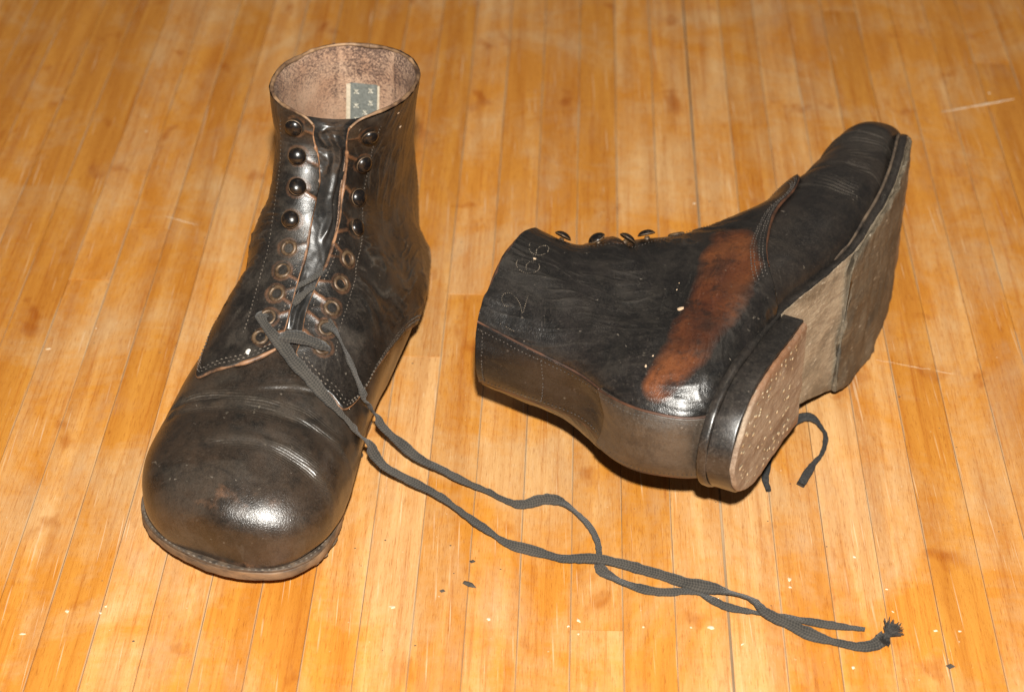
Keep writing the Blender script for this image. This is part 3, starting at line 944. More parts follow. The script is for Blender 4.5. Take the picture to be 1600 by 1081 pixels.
def build_boot(root, spec):
    last = Last(1.0, deform=spec.get('deform'), lean=spec.get('lean', 1.0), stations=spec.get('stations', STATIONS))
    mx = spec['mx']
    sd = spec['seed']
    # ---- vamp
    na, nb = 640, 340
    vv = np.linspace(-1, 1, nb)
    b = np.clip((np.abs(vv) - 0.06) / 0.94, 0, 1)
    uend = np.minimum(quarter_front(b) + 0.55, 10.3)
    a = np.linspace(0, 1, na) ** 0.85
    U = a[:, None] * uend[None]; V = np.broadcast_to(vv[None], U.shape)
    P = last.pt(U, V); N = last.nrm(U, V)
    disp, mask = spec['vamp_detail'](last, U, V, P)
    P = P + N * disp[..., None]
    P[0] = P[0].mean(axis=0) + np.array((0, 0.03, 0))
    grid_obj('vamp', P, spec['vamp_mat'], root, mask, mx)
    # ---- quarters with their bound edge, lining
    hooks = spec['hooks']; eyes = spec['eyes']
    for sgn in (1, -1):
        na, nb = 330, 200
        A = np.linspace(0, 1, na)[:, None]; B = np.linspace(0, 1, nb)[None] ** 1.15
        A, B = np.broadcast_arrays(A, B)
        U, V = quarter_uv(last, A, B, sgn)
        P0 = last.pt(U, V); N = last.nrm(U, V)
        disp, mask = spec['quarter_detail'](last, U, V, P0, sgn)
        # the eyelet rows pull creases towards the edge
        for u in list(hooks[sgn]) + list(eyes[sgn]):
            hp = last.pt(*side_uv(last, np.float64(u), HOOK_B[sgn], sgn))
            dd = np.linalg.norm(P0 - hp, axis=-1)
            mask[..., 0] = np.maximum(mask[..., 0], 0.52 * bump1(dd, 0.46, 0.13))
            for q, du in enumerate((-0.42, 0.36) if u > 9.3 else (-0.22, 0.2)):
                ep = last.pt(*side_uv(last, np.float64(u + du), 0.0, sgn))
                ds, t = seg_dist(P0 + 0.06 * fbm(P0[..., 0] * 2, P0[..., 1] * 2, P0[..., 2] * 2, 300 + q, 2)[..., None], hp, ep)
                k = spec.get('lace_marks', 1) * (0.55 + 0.45 * math.sin(u * 12.7 + q * 2.1 + sgn))
                mask[..., 0] = np.maximum(mask[..., 0], 1.0 * k * bump1(ds, 0, 0.12) * sstep(0.28, 0.5, t))
                disp = disp + 0.05 * k * bump1(ds, 0, 0.13) * sstep(0.2, 0.45, t)
        P = P0 + N * (0.18 + disp)[..., None]
        # a rolled-under rim on the free edges
        rim = P0[:1] + N[:1] * 0.02
        P = np.concatenate([rim, P], 0); mask = np.concatenate([mask[:1], mask], 0)
        Nn = np.concatenate([N[:1], N], 0); Pz = np.concatenate([P0[:1], P0], 0)
        P = np.concatenate([(Pz + Nn * 0.0)[:, :1], P], 1); mask = np.concatenate([mask[:, :1], mask], 1)
        qo = grid_obj('quarter', P, spec['quarter_mat'], root, mask, mx)
        # edge binding: from the sole up the front curve, up the lacing edge, round the collar
        s1 = np.linspace(0.62, 0, 90); s2 = np.linspace(0, 1, 160); s3 = np.linspace(0, 1, 160)
        aa = np.concatenate([np.zeros(90), s2, np.ones(160)]); bb = np.concatenate([s1, np.zeros(160), s3])
        u, v = quarter_uv(last, aa, bb, sgn)
        off = np.concatenate([np.full(250, 0.10), np.full(160, 0.05)])
        path = last.pt(u, v, off); nn = last.nrm(u, v)
        for _ in range(3):
            path[1:-1] = (path[:-2] + 2 * path[1:-1] + path[2:]) / 4
        keep = np.concatenate(([True], np.linalg.norm(np.diff(path, axis=0), axis=1) > 0.004))
        path, nn = path[keep], nn[keep]
        k = np.arange(len(path))
        rr = 0.065 + 0.028 * fbm(k * 0.13, k * 0.0, None, sd + 3, 2)
        rr = rr + 0.028 * sstep(0, 1, (k - (len(path) - 160)) / 20.0)
        cut = 90
        front = spec['front_edge_mat']
        tube_obj('front_edge', path[:cut], rr[:cut] * 1.15, front, qo, mx, n=8, up=nn[:cut])
        tube_obj('lacing_edge', path[cut - 1:-158], rr[cut - 1:-158], M['binding'], qo, mx, n=8, up=nn[cut - 1:-158], flat=1.2)
        tube_obj('collar_edge', path[-159:], rr[-159:], spec['collar_mat'], qo, mx, n=8, up=nn[-159:])
        # stitching beside the edges
        bs = np.linspace(0.02, 0.66, 160)
        for dq in spec['front_rows']:
            u, v = quarter_uv(last, np.zeros(160), bs, sgn)
            u = u + dq / 1.9
            st = stitches('stitching', last, u, v, 0.19, spec['thread'], qo, mx)
        us = np.linspace(6.4, 16.2, 220)
        u, v = side_uv(last, us, 1.75, sgn)
        stitches('stitching', last, u, v, 0.19, spec['thread'], qo, mx, step=0.2, ln_=0.14, r=0.03)
        u, v = side_uv(last, us[us < 9.5], 0.22, sgn)
        stitches('stitching', last, u, v, 0.19, spec['thread'], qo, mx, step=0.2, ln_=0.14, r=0.026)
        # lining
        A = np.linspace(0, 1, 90)[:, None]; B = np.linspace(0.0, 1, 120)[None]
        A, B = np.broadcast_arrays(A, B)
        u1 = quarter_top(B); u = 9.5 + A * (u1 - 9.5)
        ve = (facing_half_gap(u) + 0.05) / last.half(u)
        v = (ve + (1 - ve) * B) * sgn
        off = -0.13 + 0.14 * sstep(0.05, 0.0, 1 - A) + 0.05 * sstep(0.855, 0.865, B)
        Pl = last.pt(u, v, off)
        mk = np.zeros(Pl.shape)
        mk[..., 0] = 0.9 * sstep(0.16, 0.0, 1 - A) + 0.6 * sstep(0.5, 0.0, B) - 0.6 * bump1(B, 0.875, 0.02) + 0.8 * bump1(B, 0.85, 0.008)
        grid_obj('lining', Pl, M['lining'], root, mk, mx)
    # ---- tongue
    U, W = np.meshgrid(np.linspace(5.9, spec.get('tongue_top', 16.55), 200), np.linspace(-1, 1, 70), indexing='ij')
    wid = pw((5.9, 9, 13, 17), (1.1, 1.35, 1.7, 2.1), U)
    Vt = W * wid / last.half(U)
    rip = spec['tongue_detail'](U, W)
    grid_obj('tongue', last.pt(U, Vt, -0.16 + rip - 0.10 * np.abs(W) ** 3), M['tongue'], root, np.stack([0.25 * (fbm(U * 2, W * 4, None, sd + 9) > 0.7), 0 * U, 0 * U], -1) * 0, mx)
    # ---- backstay and counter: strips along the back seam
    def strip(name, u0, u1, hw, off, mat, n=140, m=80, wearf=None):
        U, W = np.meshgrid(np.linspace(u0, u1, n), np.linspace(-1, 1, m), indexing='ij')
        h = hw(U)
        w_ = W * h
        Vs = np.where(w_ >= 0, 1 - w_ / last.half(U), -1 - w_ / last.half(U))
        Pp = last.pt(U, Vs, off + 0.02 * fbm(U * 1.3, w_ * 1.2, None, sd + 21))
        base = last.pt(U, Vs, 0.14)
        edge = np.zeros(U.shape, bool); edge[0] = edge[-1] = True; edge[:, 0] = edge[:, -1] = True
        Pp[edge] = base[edge]
        mk = np.zeros(Pp.shape)
        if wearf:
            mk = wearf(U, w_, mk)
        return grid_obj(name, Pp, mat, root, mk, mx), U, Vs
    hwb = lambda u: pw((13, 14.1, 16, 17), (1.75, 1.70, 1.50, 1.65), u)
    bk, _, _ = strip('backstay', 13.9, 17.0, hwb, 0.27, spec['quarter_mat'], wearf=spec.get('backstay_wear'))
    hwc = lambda u: pw((9.6, 10.6, 11.5, 12.3, 13, 14.0, 14.3), (1.9, 1.75, 1.6, 1.55, 1.65, 1.82, 1.85), u)
    ct, _, _ = strip('heel_counter', 10.6, 14.25, hwc, 0.43, M['counter'])
    for sgn in (1, -1):
        for (u0, u1, hw, o_, par, ins) in ((14.2, 17, hwb, 0.27, bk, 0), (10.6, 14.2, hwc, 0.43, ct, 0)):
            us = np.linspace(u0, u1, 120)
            v = sgn * (1 - hw(us) / last.half(us))
            tube_obj('seam_edge', last.pt(us, v, o_ - 0.06), 0.065, M['binding_dark'], par, mx, n=6, up=last.nrm(us, v))
            v2 = sgn * (1 - (hw(us) - 0.28) / last.half(us))
            stitches('stitching', last, us, v2, o_, M['thread_dark'], par, mx, step=0.2, ln_=0.14, r=0.03)
    wv = np.linspace(-1, 1, 60)
    if spec.get('loop_box'):
        for uu, hh in ((16.85, 1.35), (15.75, 1.3)):
            w_ = wv * hh
            v = np.where(w_ >= 0, 1 - w_ / last.half(uu), -1 - w_ / last.half(uu))
            pos = w_ >= 0
            stitches('stitching', last, np.full(pos.sum(), uu), v[pos], 0.27, M['thread_dark'], bk, mx, step=0.18, ln_=0.14, r=0.03)
            stitches('stitching', last, np.full((~pos).sum(), uu), v[~pos], 0.27, M['thread_dark'], bk, mx, step=0.18, ln_=0.14, r=0.03)
    # ---- sole
    bend = spec.get('bend', lambda y: 0 * y)
    zu = lambda y: sole_under(y) + bend(y)
    sole = plate('outsole', 2.45, 29.78, 0.0, lambda y: zu(y) + 0.45, lambda y: zu(y), spec['outsole_mat'], root, mx, nys=190, seed=sd, rough=0.045, under=M['shank'])
    set_mask(sole.data, np.zeros((len(sole.data.vertices), 3)))
    wl = plate('welt', 9.0, 29.78, -0.03, lambda y: zu(y) + 0.60, lambda y: zu(y) + 0.45, spec['welt_mat'], root, mx, nys=190, r=0.08, flat0=True, seed=sd + 1, rough=0.02)
    ys = np.concatenate([np.linspace(14, 28.5, 120), 28.5 + 1.36 * np.sin(np.linspace(0, np.pi / 2, 90))])
    parts = []
    for sg in (1, -1):
        x = sole_cx(ys) + sg * np.maximum(sole_hw(ys, toe=29.78) - 0.17, 0)
        pts = resample(np.stack([x, ys, zu(ys) + 0.61], 1), 0.30)
        for i in range(len(pts) - 1):
            d = pts[i + 1] - pts[i]; d = d / max(np.linalg.norm(d), 1e-6)
            s = np.array((-d[1], d[0], 0)) * 0.045
            c0 = pts[i]; c1 = pts[i] + d * 0.2; md = (c0 + c1) / 2
            parts.append((np.array([c0, md + s, md + (0, 0, 0.05), md - s, c1]) * np.array((mx, 1, 1)) * CM, None, [(0, 1, 2), (0, 2, 3), (4, 2, 1), (4, 3, 2)]))
    o = link('welt_stitching', mesh_join('welt_stitching', parts), spec['thread'], wl); o['kind'] = 'stuff'
    rag = lambda x: 0.9 * fbm(x * 0.9, x * 0 + 3.3, None, sd + 31, 3) - 0.05 * x
    plate('half_sole', 16.6, 29.6, -0.10, lambda y: zu(y) - 0.004, lambda y: zu(y) - 0.22 * sstep(29.8, 26.5, y) - 0.03, M['half_sole'], root, mx, nys=170, r=0.13, flat0=True, ragged=rag, seed=sd + 7, rough=0.11)
    hz = spec.get('heel_worn', 0.0)
    hl = plate('heel', 2.47, 10.9, -0.12, lambda y: zu(y) + 0.01, lambda y: hz + 0.22 + 0 * y, M['heel_side'], root, mx, nys=90, r=0.10, flat1=True, seed=sd + 9, rough=0.03, taper=0.0, nside=9, back=0.05)
    set_mask(hl.data, np.zeros((len(hl.data.vertices), 3)))
    tl = plate('top_lift', 2.55, 10.85, -0.20, lambda y: hz + 0.24 + 0 * y, lambda y: hz + 0 * y, M['heel_bottom'], hl, mx, nys=90, r=0.14, flat1=True, seed=sd + 12, rough=0.04, taper=0.03, back=0.05)
    # nail heads in rows round the heel lift
    parts = []
    nr = np.random.default_rng(sd + 50)
    def nail(x, y):
        Vn, Fn = lathe_arrays([(0.0, -0.03), (0.055, -0.025), (0.07, 0.0)], 7)
        Vn = Vn * np.array((nr.uniform(0.5, 1.35), nr.uniform(0.7, 2.0), 1)) + np.array((x, y, hz))
        parts.append((Vn * np.array((mx, 1, 1)) * CM, Fn, None))
    for ring in (0.55, 0.95):
        for th in np.linspace(0.08, np.pi - 0.08, 17):
            y = 6.2 - 3.45 * (1 - ring * 0.22) * np.sin(th); x = (2.85 - ring) * np.cos(th)
            if nr.random() > 0.3:
                nail(x - 0.15 + nr.normal(0, 0.06), y + nr.normal(0, 0.06))
        for y in np.linspace(6.4, 9.4, 6):
            for sg in (1, -1):
                nail(sg * (2.85 - ring) - 0.1 + nr.normal(0, 0.05), y + nr.normal(0, 0.05))
    for _ in range(34):
        nail(nr.uniform(-1.9, 1.7), nr.uniform(4.2, 9.3))
    o = link('nail_heads', mesh_join('nail_heads', parts), M['nail'], tl); o['kind'] = 'stuff'
    # ---- metal hooks and eyelets
    cap = [(0.0, 0.37), (0.13, 0.362), (0.26, 0.325), (0.38, 0.25), (0.445, 0.17), (0.46, 0.125), (0.42, 0.10), (0.2, 0.10), (0.0, 0.11)]
    capV, capF = lathe_arrays(cap, 20)
    capV = capV * np.array((0.9, 0.9, 0.85))
    rimV, rimF = lathe_arrays([(0.44, 0.155), (0.475, 0.14), (0.485, 0.10), (0.45, 0.07), (0.40, 0.075)], 20)
    rimV = rimV * np.array((0.9, 0.9, 0.85))
    stV, stF = lathe_arrays([(0.0, -0.1), (0.17, -0.1), (0.14, 0.0), (0.11, 0.10), (0.0, 0.12)], 10)
    eyV, eyF = lathe_arrays([(0.21, -0.08), (0.235, 0.02), (0.27, 0.06), (0.32, 0.07), (0.375, 0.05), (0.41, 0.0), (0.42, -0.05)], 22)
    hoV, hoF = lathe_arrays([(0.25, -0.03), (0.14, -0.06), (0.0, -0.07)], 16)
    er = np.random.default_rng(sd + 77)
    def place(V, nrm, pos, tilt, hint):
        Bm = basis(nrm + tilt, hint)
        return (V @ Bm + pos) * np.array((mx, 1, 1)) * CM
    for sgn in (1, -1):
        for u in hooks[sgn]:
            uu, v = side_uv(last, np.float64(u), HOOK_B[sgn] + er.normal(0, 0.04), sgn)
            n = last.nrm(uu, v); pos = last.pt(uu, v, np.float64(0.20)); tl_ = er.normal(0, 0.10, 3)
            n = n + spec.get('hook_turn', 0.0) * last.nrm(uu, np.float64(0.0)); n = n / np.linalg.norm(n)
            lift = n * 0.10
            cp = link('lace_hook', mesh_join('lace_hook', [(place(capV, n, pos + lift, tl_, (0, 1, 0)), capF, None)]), M['hook_black'], root)
            link('hook_rim', mesh_join('hook_rim', [(place(rimV, n, pos + lift, tl_, (0, 1, 0)), rimF, None)]), M['brass'], cp)
            link('hook_stem', mesh_join('hook_stem', [(place(stV, n, pos, tl_ * 0, (0, 1, 0)), stF, None)]), M['brass'], cp)
        for u in eyes[sgn]:
            uu, v = side_uv(last, np.float64(u), HOOK_B[sgn] + er.normal(0, 0.05), sgn)
            n = last.nrm(uu, v); pos = last.pt(uu, v, np.float64(0.19)); tl_ = er.normal(0, 0.07, 3)
            el = link('eyelet', mesh_join('eyelet', [(place(eyV, n, pos, tl_, (0, 1, 0)), eyF, None)]), M['brass'], root)
            link('eyelet_hole', mesh_join('eyelet_hole', [(place(hoV, n, pos, tl_, (0, 1, 0)), hoF, None)]), M['eyelet_hole'], el)
    # ---- small nicks in the leather
    for (u, v, off, sz, mk) in spec.get('nicks', ()):
        n = last.nrm(np.float64(u), np.float64(v)); pos = last.pt(np.float64(u), np.float64(v), np.float64(off))
        an = np.linspace(0, 2 * np.pi, 8, endpoint=False)
        rr = sz * (1 + 0.3 * er.normal(0, 1, 8))
        Vn = np.concatenate([np.stack([rr * np.cos(an) * 0.75, rr * np.sin(an), 0 * an - 0.02], 1), np.stack([rr * 0.6 * np.cos(an) * 0.75, rr * 0.6 * np.sin(an), 0 * an + 0.015], 1), [[0, 0, 0.02]]])
        F = [(i, (i + 1) % 8, 8 + (i + 1) % 8, 8 + i) for i in range(8)]
        T = [(16, 8 + i, 8 + (i + 1) % 8) for i in range(8)]
        link('nick', mesh_join('nick', [(place(Vn, n, pos, 0, (0.3, 1, 0)), F, T)]), M[mk], root)
    return last


def boot_root(name, R, T):
    e = bpy.data.objects.new(name, None)
    COL.objects.link(e)
    m = Matrix([list(R[0]) + [T[0] * CM], list(R[1]) + [T[1] * CM], list(R[2]) + [T[2] * CM], [0, 0, 0, 1]])
    e.matrix_world = m
    e.empty_display_size = 0.02
    return e


# ---- detail functions --------------------------------------------------------
def vamp_detail_a(last, U, V, P):
    d = 0.035 * fbm(P[..., 0] * 0.55, P[..., 1] * 0.55, P[..., 2] * 0.55, 5, 2)
    mask = np.zeros(P.shape)
    # bundles of flex creases across the forefoot: (u centre, tilt with v, width, v centre, v half-range)
    for (uc, til, cur, w, vc, vr, amp, lam, sd) in ((5.50, -1.6, 0.0, 0.14, -0.15, 0.18, 0.014, 0.055, 1), (4.75, 0.1, 0.8, 0.24, -0.06, 0.44, 0.018, 0.062, 2),
                                                    (3.75, 0.5, 3.4, 0.26, -0.14, 0.32, 0.018, 0.066, 3), (4.95, 0.3, 0.0, 0.16, 0.26, 0.17, 0.020, 0.07, 6)):
        c = uc + til * (V - vc) - cur * (V - vc) ** 2
        ph = (U - c) + 0.10 * fbm(U * 0.9, V * 3, None, 40 + sd, 3)
        env = bump1(ph, 0, w) * np.exp(-(np.abs(V - vc) / vr) ** 4)
        wave = np.sin(2 * np.pi * ph / lam + 3.5 * fbm(U * 2.5, V * 5, None, 60 + sd, 2))
        brk = sstep(-0.35, 0.45, fbm(U * 9, V * 4, None, 80 + sd, 2))
        fold = np.sin(2 * np.pi * ph / (w * 1.9) + 1.0)
        d = d + env * (amp * wave * brk + 0.045 * fold - 0.03)
        mask[..., 1] = np.maximum(mask[..., 1], env * (0.30 + 0.70 * np.clip(wave, 0, 1) * brk))
    # rubbed toe
    tw = bump1(np.hypot((U - 2.2) * 0.9, (V - 0.02) * 3.2), 0, 0.9)
    mask[..., 0] = np.maximum(mask[..., 0], 0.46 * tw * (0.6 + 0.7 * fbm(U * 2.2, V * 8, None, 9, 3)))
    edge = sstep(0.52, 0.70, np.abs(V)) * sstep(7.5, 4.0, U)
    mask[..., 0] = np.maximum(mask[..., 0], 0.40 * edge)
    mask[..., 1] = np.maximum(mask[..., 1], 0.25 * sstep(0.1, 0.6, fbm(U * 1.1, V * 4, None, 19, 3)))
    return d, mask


def wrinkle(x, y, seed, octv=3):
    """thin irregular ridges of noise, 0..1"""
    n = fbm(x, y, None, seed, octv)
    return np.clip(1 - np.abs(n) * 2.6, 0, 1) ** 2


def quarter_detail_a(last, U, V, P, sgn):
    d = 0.05 * fbm(P[..., 0] * 0.5, P[..., 1] * 0.5, P[..., 2] * 0.5, 11 + sgn, 3)
    mask = np.zeros(P.shape)
    av = np.abs(V) * last.half(U)
    warp = 0.5 * fbm(U * 0.5, av * 0.35, None, 25 + sgn, 2)
    # folds and fine creases round the ankle bend
    big = wrinkle(U * 1.1 + warp * 1.4 - av * 0.05, av * 0.12, 90 + sgn, 2)
    fine = wrinkle(U * 4.0 + warp * 5 - av * 0.25, av * 0.5, 92 + sgn, 3)
    env = bump1(U, 9.3, 2.0) * sstep(1.5, 3.0, av)
    d = d + env * (0.07 * big + 0.04 * fine)
    mask[..., 1] = np.maximum(mask[..., 1], env * np.clip(0.30 * big + 0.55 * fine, 0, 1))
    # upright wrinkles of the shaft
    up = wrinkle(av * 3.2 + warp * 4, U * 0.45, 96 + sgn, 3)
    env = sstep(9.5, 12.5, U) * sstep(1.9, 2.8, av)
    d = d + 0.022 * env * up
    mask[..., 1] = np.maximum(mask[..., 1], 0.50 * env * up)
    # slanting scuffs
    sl = wrinkle((U * 1.2 + av) * 2.2 + warp * 3, (U - av * 0.8) * 0.3, 98 + sgn, 3)
    mask[..., 1] = np.maximum(mask[..., 1], 0.40 * sl * sstep(-0.1, 0.4, fbm(U * 0.7, av * 0.6, None, 77 + sgn, 2)))
    mask[..., 1] = np.maximum(mask[..., 1], 0.35 * sstep(0.0, 0.8, fbm(U * 1.4, av * 0.9, None, 71 + sgn, 3)))
    return d, mask


def tongue_a(U, W):
    x = W + 0.16 * fbm(U * 0.45, W * 0, None, 3, 3)
    seg = sstep(-0.6, 0.5, vnoise(U * 0.9, W * 0.4, None, 6))
    seg2 = sstep(-0.5, 0.6, vnoise(U * 1.1 + 7, W * 0.4, None, 8))
    r = 0.24 * bump1(x, -0.06, 0.13) * seg + 0.20 * bump1(x, 0.30, 0.11) * seg2 + 0.05 * bump1(x, -0.42, 0.16)
    return r + 0.05 * fbm(U * 1.6, W * 2.0, None, 12, 3) - 0.03


def deform_a(last, U, V, T, N):
    d = np.zeros(U.shape)
    d -= 0.42 * bump1(U + 0.8 * (V - 0.4), 8.3, 0.40) * bump1(V, 0.38, 0.16)        # fold at the outer ankle
    d += 0.16 * bump1(U, 10.0, 0.9) * bump1(V, 0.34, 0.18)
    d -= 0.16 * bump1(U - 1.2 * V, 9.2, 0.30) * bump1(V, -0.33, 0.14)
    d += 0.10 * bump1(U - 1.2 * V, 9.9, 0.45) * bump1(V, -0.36, 0.16)
    d -= 0.42 * sstep(8.0, 9.2, U) * sstep(16.2, 14.0, U) * bump1(V, 0.28, 0.17)
    d -= 0.62 * bump1(U, 12.1, 1.0) * bump1(V, -0.78, 0.13)
    d -= 0.52 * bump1(U, 6.8, 1.3) * bump1(V, -0.66, 0.17)
    d -= 0.08 * bump1(U, 2.6, 0.9) * bump1(V, -0.66, 0.18)
    d += 0.22 * bump1(U, 2.3, 0.7) * bump1(V, 0.62, 0.2)
    d += 0.06 * fbm(T[..., 0] * 0.35, T[..., 1] * 0.35, T[..., 2] * 0.35, 61, 2)
    d -= 0.22 * bump1(U, 12.3, 0.8) * bump1(V, -0.62, 0.12)       # hollow above the inner counter
    d -= 0.10 * bump1(U, 4.9, 0.5) * bump1(V, -0.1, 0.4)
    return T + N * d[..., None]


def vamp_detail_b(last, U, V, P):
    d = 0.05 * fbm(P[..., 0] * 0.5, P[..., 1] * 0.5, P[..., 2] * 0.5, 105, 2)
    mask = np.zeros(P.shape)
    for (uc, til, w, vc, vr, amp, lam, sd) in ((3.6, 0.5, 0.45, -0.25, 0.55, 0.035, 0.15, 1), (5.0, 0.3, 0.16, -0.30, 0.40, 0.040, 0.10, 2), (4.6, 0.9, 0.20, -0.25, 0.35, 0.030, 0.11, 3), (5.9, 0.0, 0.35, -0.42, 0.18, 0.025, 0.10, 4)):
        c = uc + til * (V - vc)
        ph = (U - c) + 0.06 * fbm(U * 1.5, V * 5, None, 140 + sd, 3)
        env = bump1(ph, 0, w) * np.exp(-(np.abs(V - vc) / vr) ** 4)
        wave = np.sin(2 * np.pi * ph / lam + 2.5 * vnoise(U * 3, V * 9, None, 160 + sd))
        brk = sstep(-0.5, 0.3, vnoise(U * 9, V * 6, None, 180 + sd))
        d = d + env * (amp * wave * brk - 0.05)
        mask[..., 1] = np.maximum(mask[..., 1], env * np.clip(wave, 0, 1) * brk * 0.7)
    mask[..., 1] = np.maximum(mask[..., 1], 0.25 * sstep(0.1, 0.6, fbm(U * 1.1, V * 4, None, 119, 3)))
    return d, mask


def quarter_detail_b(last, U, V, P, sgn):
    d, mask = quarter_detail_a(last, U, V, P, sgn)
    mask[..., 1] *= 0.45
    if sgn == -1:
        # rust-brown band where the finish has rubbed through
        st = np.zeros(U.shape)
        n1 = 0.22 * fbm(P[..., 1] * 0.4, P[..., 2] * 0.4, None, 131, 2)
        for k in range(len(BAND) - 1):
            (x0, y0, z0, w0), (x1, y1, z1, w1) = BAND[k], BAND[k + 1]
            ds, t = seg_dist(P, np.array((x0, y0, z0)), np.array((x1, y1, z1)))
            w_ = w0 + (w1 - w0) * t + n1
            st = np.maximum(st, sstep(w_ * 1.38, w_ * 0.5, ds))
        st *= 0.88 + 0.25 * fbm(P[..., 1] * 0.8, P[..., 2] * 0.8, None, 137, 3)
        mask[..., 2] = st
        mask[..., 1] *= 1 - 0.7 * np.clip(st, 0, 1)
    return d, mask


def bend_b(y):
    return 0.70 * sstep(20.5, 31.5, y) ** 1.3


def deform_b(last, U, V, T, N):
    T = T.copy()
    T[..., 2] += bend_b(T[..., 1])
    d = np.zeros(U.shape)
    d += 0.24 * bump1(U, 5.0, 1.2) * bump1(V, -0.34, 0.22) + 0.35 * bump1(U, 1.3, 0.9) * bump1(V, -0.58, 0.25)
    d -= 0.24 * bump1(U - 0.6 * (V + 0.25), 4.1, 0.30) * bump1(V, -0.15, 0.40)   # the toe break
    d += 0.18 * bump1(U, 5.6, 0.55) * bump1(V, -0.25, 0.25)
    d -= 0.10 * bump1(U, 3.2, 0.3) * bump1(V, -0.1, 0.4)
    d += 1.65 * bump1(U, 12.0, 2.6) * bump1(V, -0.18, 0.27)
    d -= 0.85 * bump1(U, 14.8, 1.0) * (bump1(V, 1.0, 0.16) + bump1(V, -1.0, 0.12))
    return T + N * d[..., None]


BAND = ((-3.75, 14.0, 5.4, 1.05), (-3.75, 12.0, 4.6, 1.45), (-3.5, 8.4, 4.1, 1.35), (-2.9, 5.6, 4.2, 1.05), (-2.2, 4.0, 4.5, 0.65))

stand = boot_root('boot', STAND_R, STAND_T)
tag(stand, 'scuffed black leather lace-up ankle boot standing upright with its toe towards the viewer', 'boot', 'pair of old boots')
spec_a = dict(hook_turn=0.7, mx=1.0, seed=100, deform=deform_a, lean=1.0, vamp_detail=vamp_detail_a, quarter_detail=quarter_detail_a, tongue_detail=tongue_a,
              vamp_mat=M['vamp_a'], quarter_mat=M['quarter_a'], front_edge_mat=M['binding'], collar_mat=M['collar_tan'],
              thread=M['thread'], front_rows=(0.22, 0.42), outsole_mat=M['sole_edge'], welt_mat=M['welt'],
              hooks={1: (15.85, 13.0, 10.95, 9.6), -1: (15.65, 13.4, 11.4, 10.05)}, eyes={1: (8.68, 8.05, 7.44, 6.83, 6.32), -1: (9.0, 8.2, 7.47, 6.93, 6.46)}, nicks=((15.77, -0.364, 0.19, 0.10, 'chip'), (16.55, -0.310, 0.19, 0.11, 'chip'), (5.93, 0.125, 0.20, 0.17, 'chip_white')))
last_a = build_boot(stand, spec_a)

lie = boot_root('boot', LIE_R, LIE_T)
tag(lie, 'black leather lace-up ankle boot lying on its side with worn sole and nailed heel showing', 'boot', 'pair of old boots')
spec_b = dict(bend=bend_b, heel_worn=0.32, mx=-1.0, seed=200, deform=deform_b, lean=0.6, vamp_detail=vamp_detail_b, quarter_detail=quarter_detail_b, tongue_detail=tongue_a,
              vamp_mat=M['vamp_b'], quarter_mat=M['quarter_b'], front_edge_mat=M['binding_dark'], collar_mat=M['binding_dark'],
              thread=M['thread_dark'], front_rows=(0.18, 0.36, 0.62, 0.80), outsole_mat=M['heel_side'], welt_mat=M['welt'], lace_marks=0.4, loop_box=True,
              hooks={1: (15.85, 13.0, 10.95, 9.6), -1: (15.65, 13.4, 11.4, 10.05)}, eyes={1: (8.68, 8.05, 7.44, 6.83, 6.32), -1: (9.0, 8.2, 7.47, 6.93, 6.46)}, nicks=((16.28, -0.479, 0.19, 0.13, 'chip'), (11.07, -0.514, 0.19, 0.17, 'chip'), (10.77, -0.435, 0.19, 0.06, 'chip'), (12.81, -0.753, 0.19, 0.10, 'chip'), (12.57, -0.710, 0.19, 0.06, 'chip'), (10.6, -0.42, 0.19, 0.05, 'chip')))
last_b = build_boot(lie, spec_b)

# ---------------------------------------------------------------- label, stamped number, nicks


def side_patch(last, u, w, off, mx):
    """points at the back seam: u station, w cm sideways"""
    h = last.half(u)
    v = np.where(w >= 0, 1 - w / h, -1 - w / h)
    return last.pt(u, v, off)


lin = [o for o in stand.children if o.name.startswith('lining')][0]
U, W_ = np.meshgrid(np.linspace(16.22, 15.0, 24), np.linspace(-0.48, 0.98, 20), indexing='ij')
lab = grid_obj('label', side_patch(last_a, U, W_, -0.115 + 0.012 * fbm(U * 4, W_ * 3, None, 5), 1.0), M['label'], lin)
for x0, x1 in ((0.95, 1.16), (-0.60, -0.47)):
    U, W_ = np.meshgrid(np.linspace(16.2, 15.0, 16), np.linspace(x0, x1, 4), indexing='ij')
    grid_obj('label_tape', side_patch(last_a, U, W_, -0.125 + 0 * U, 1.0), M['label_edge'], lab)
for wx, uu in ((0.66, 16.03), (0.65, 15.70), (0.63, 15.36), (-0.08, 16.08), (-0.08, 15.80), (0.2, 15.56), (-0.05, 15.45)):
    parts = []
    for ang in (0.75, -0.75, 0.0):
        for sg in (1, -1):
            tt = np.linspace(0.03, 0.17 if ang else 0.12, 4)
            wv = wx + sg * tt * math.sin(ang); uv = uu + sg * tt * math.cos(ang) / 2.5
            pts = side_patch(last_a, uv, wv, np.full(4, -0.13), 1.0)
            V, F, T = tube_arrays(pts, 0.034, n=5, up=np.tile((0, 1.0, 0.3), (4, 1)))
            parts.append((V * CM, F, T))
    link('label_mark', mesh_join('label_mark', parts), M['label_mark'], lab)

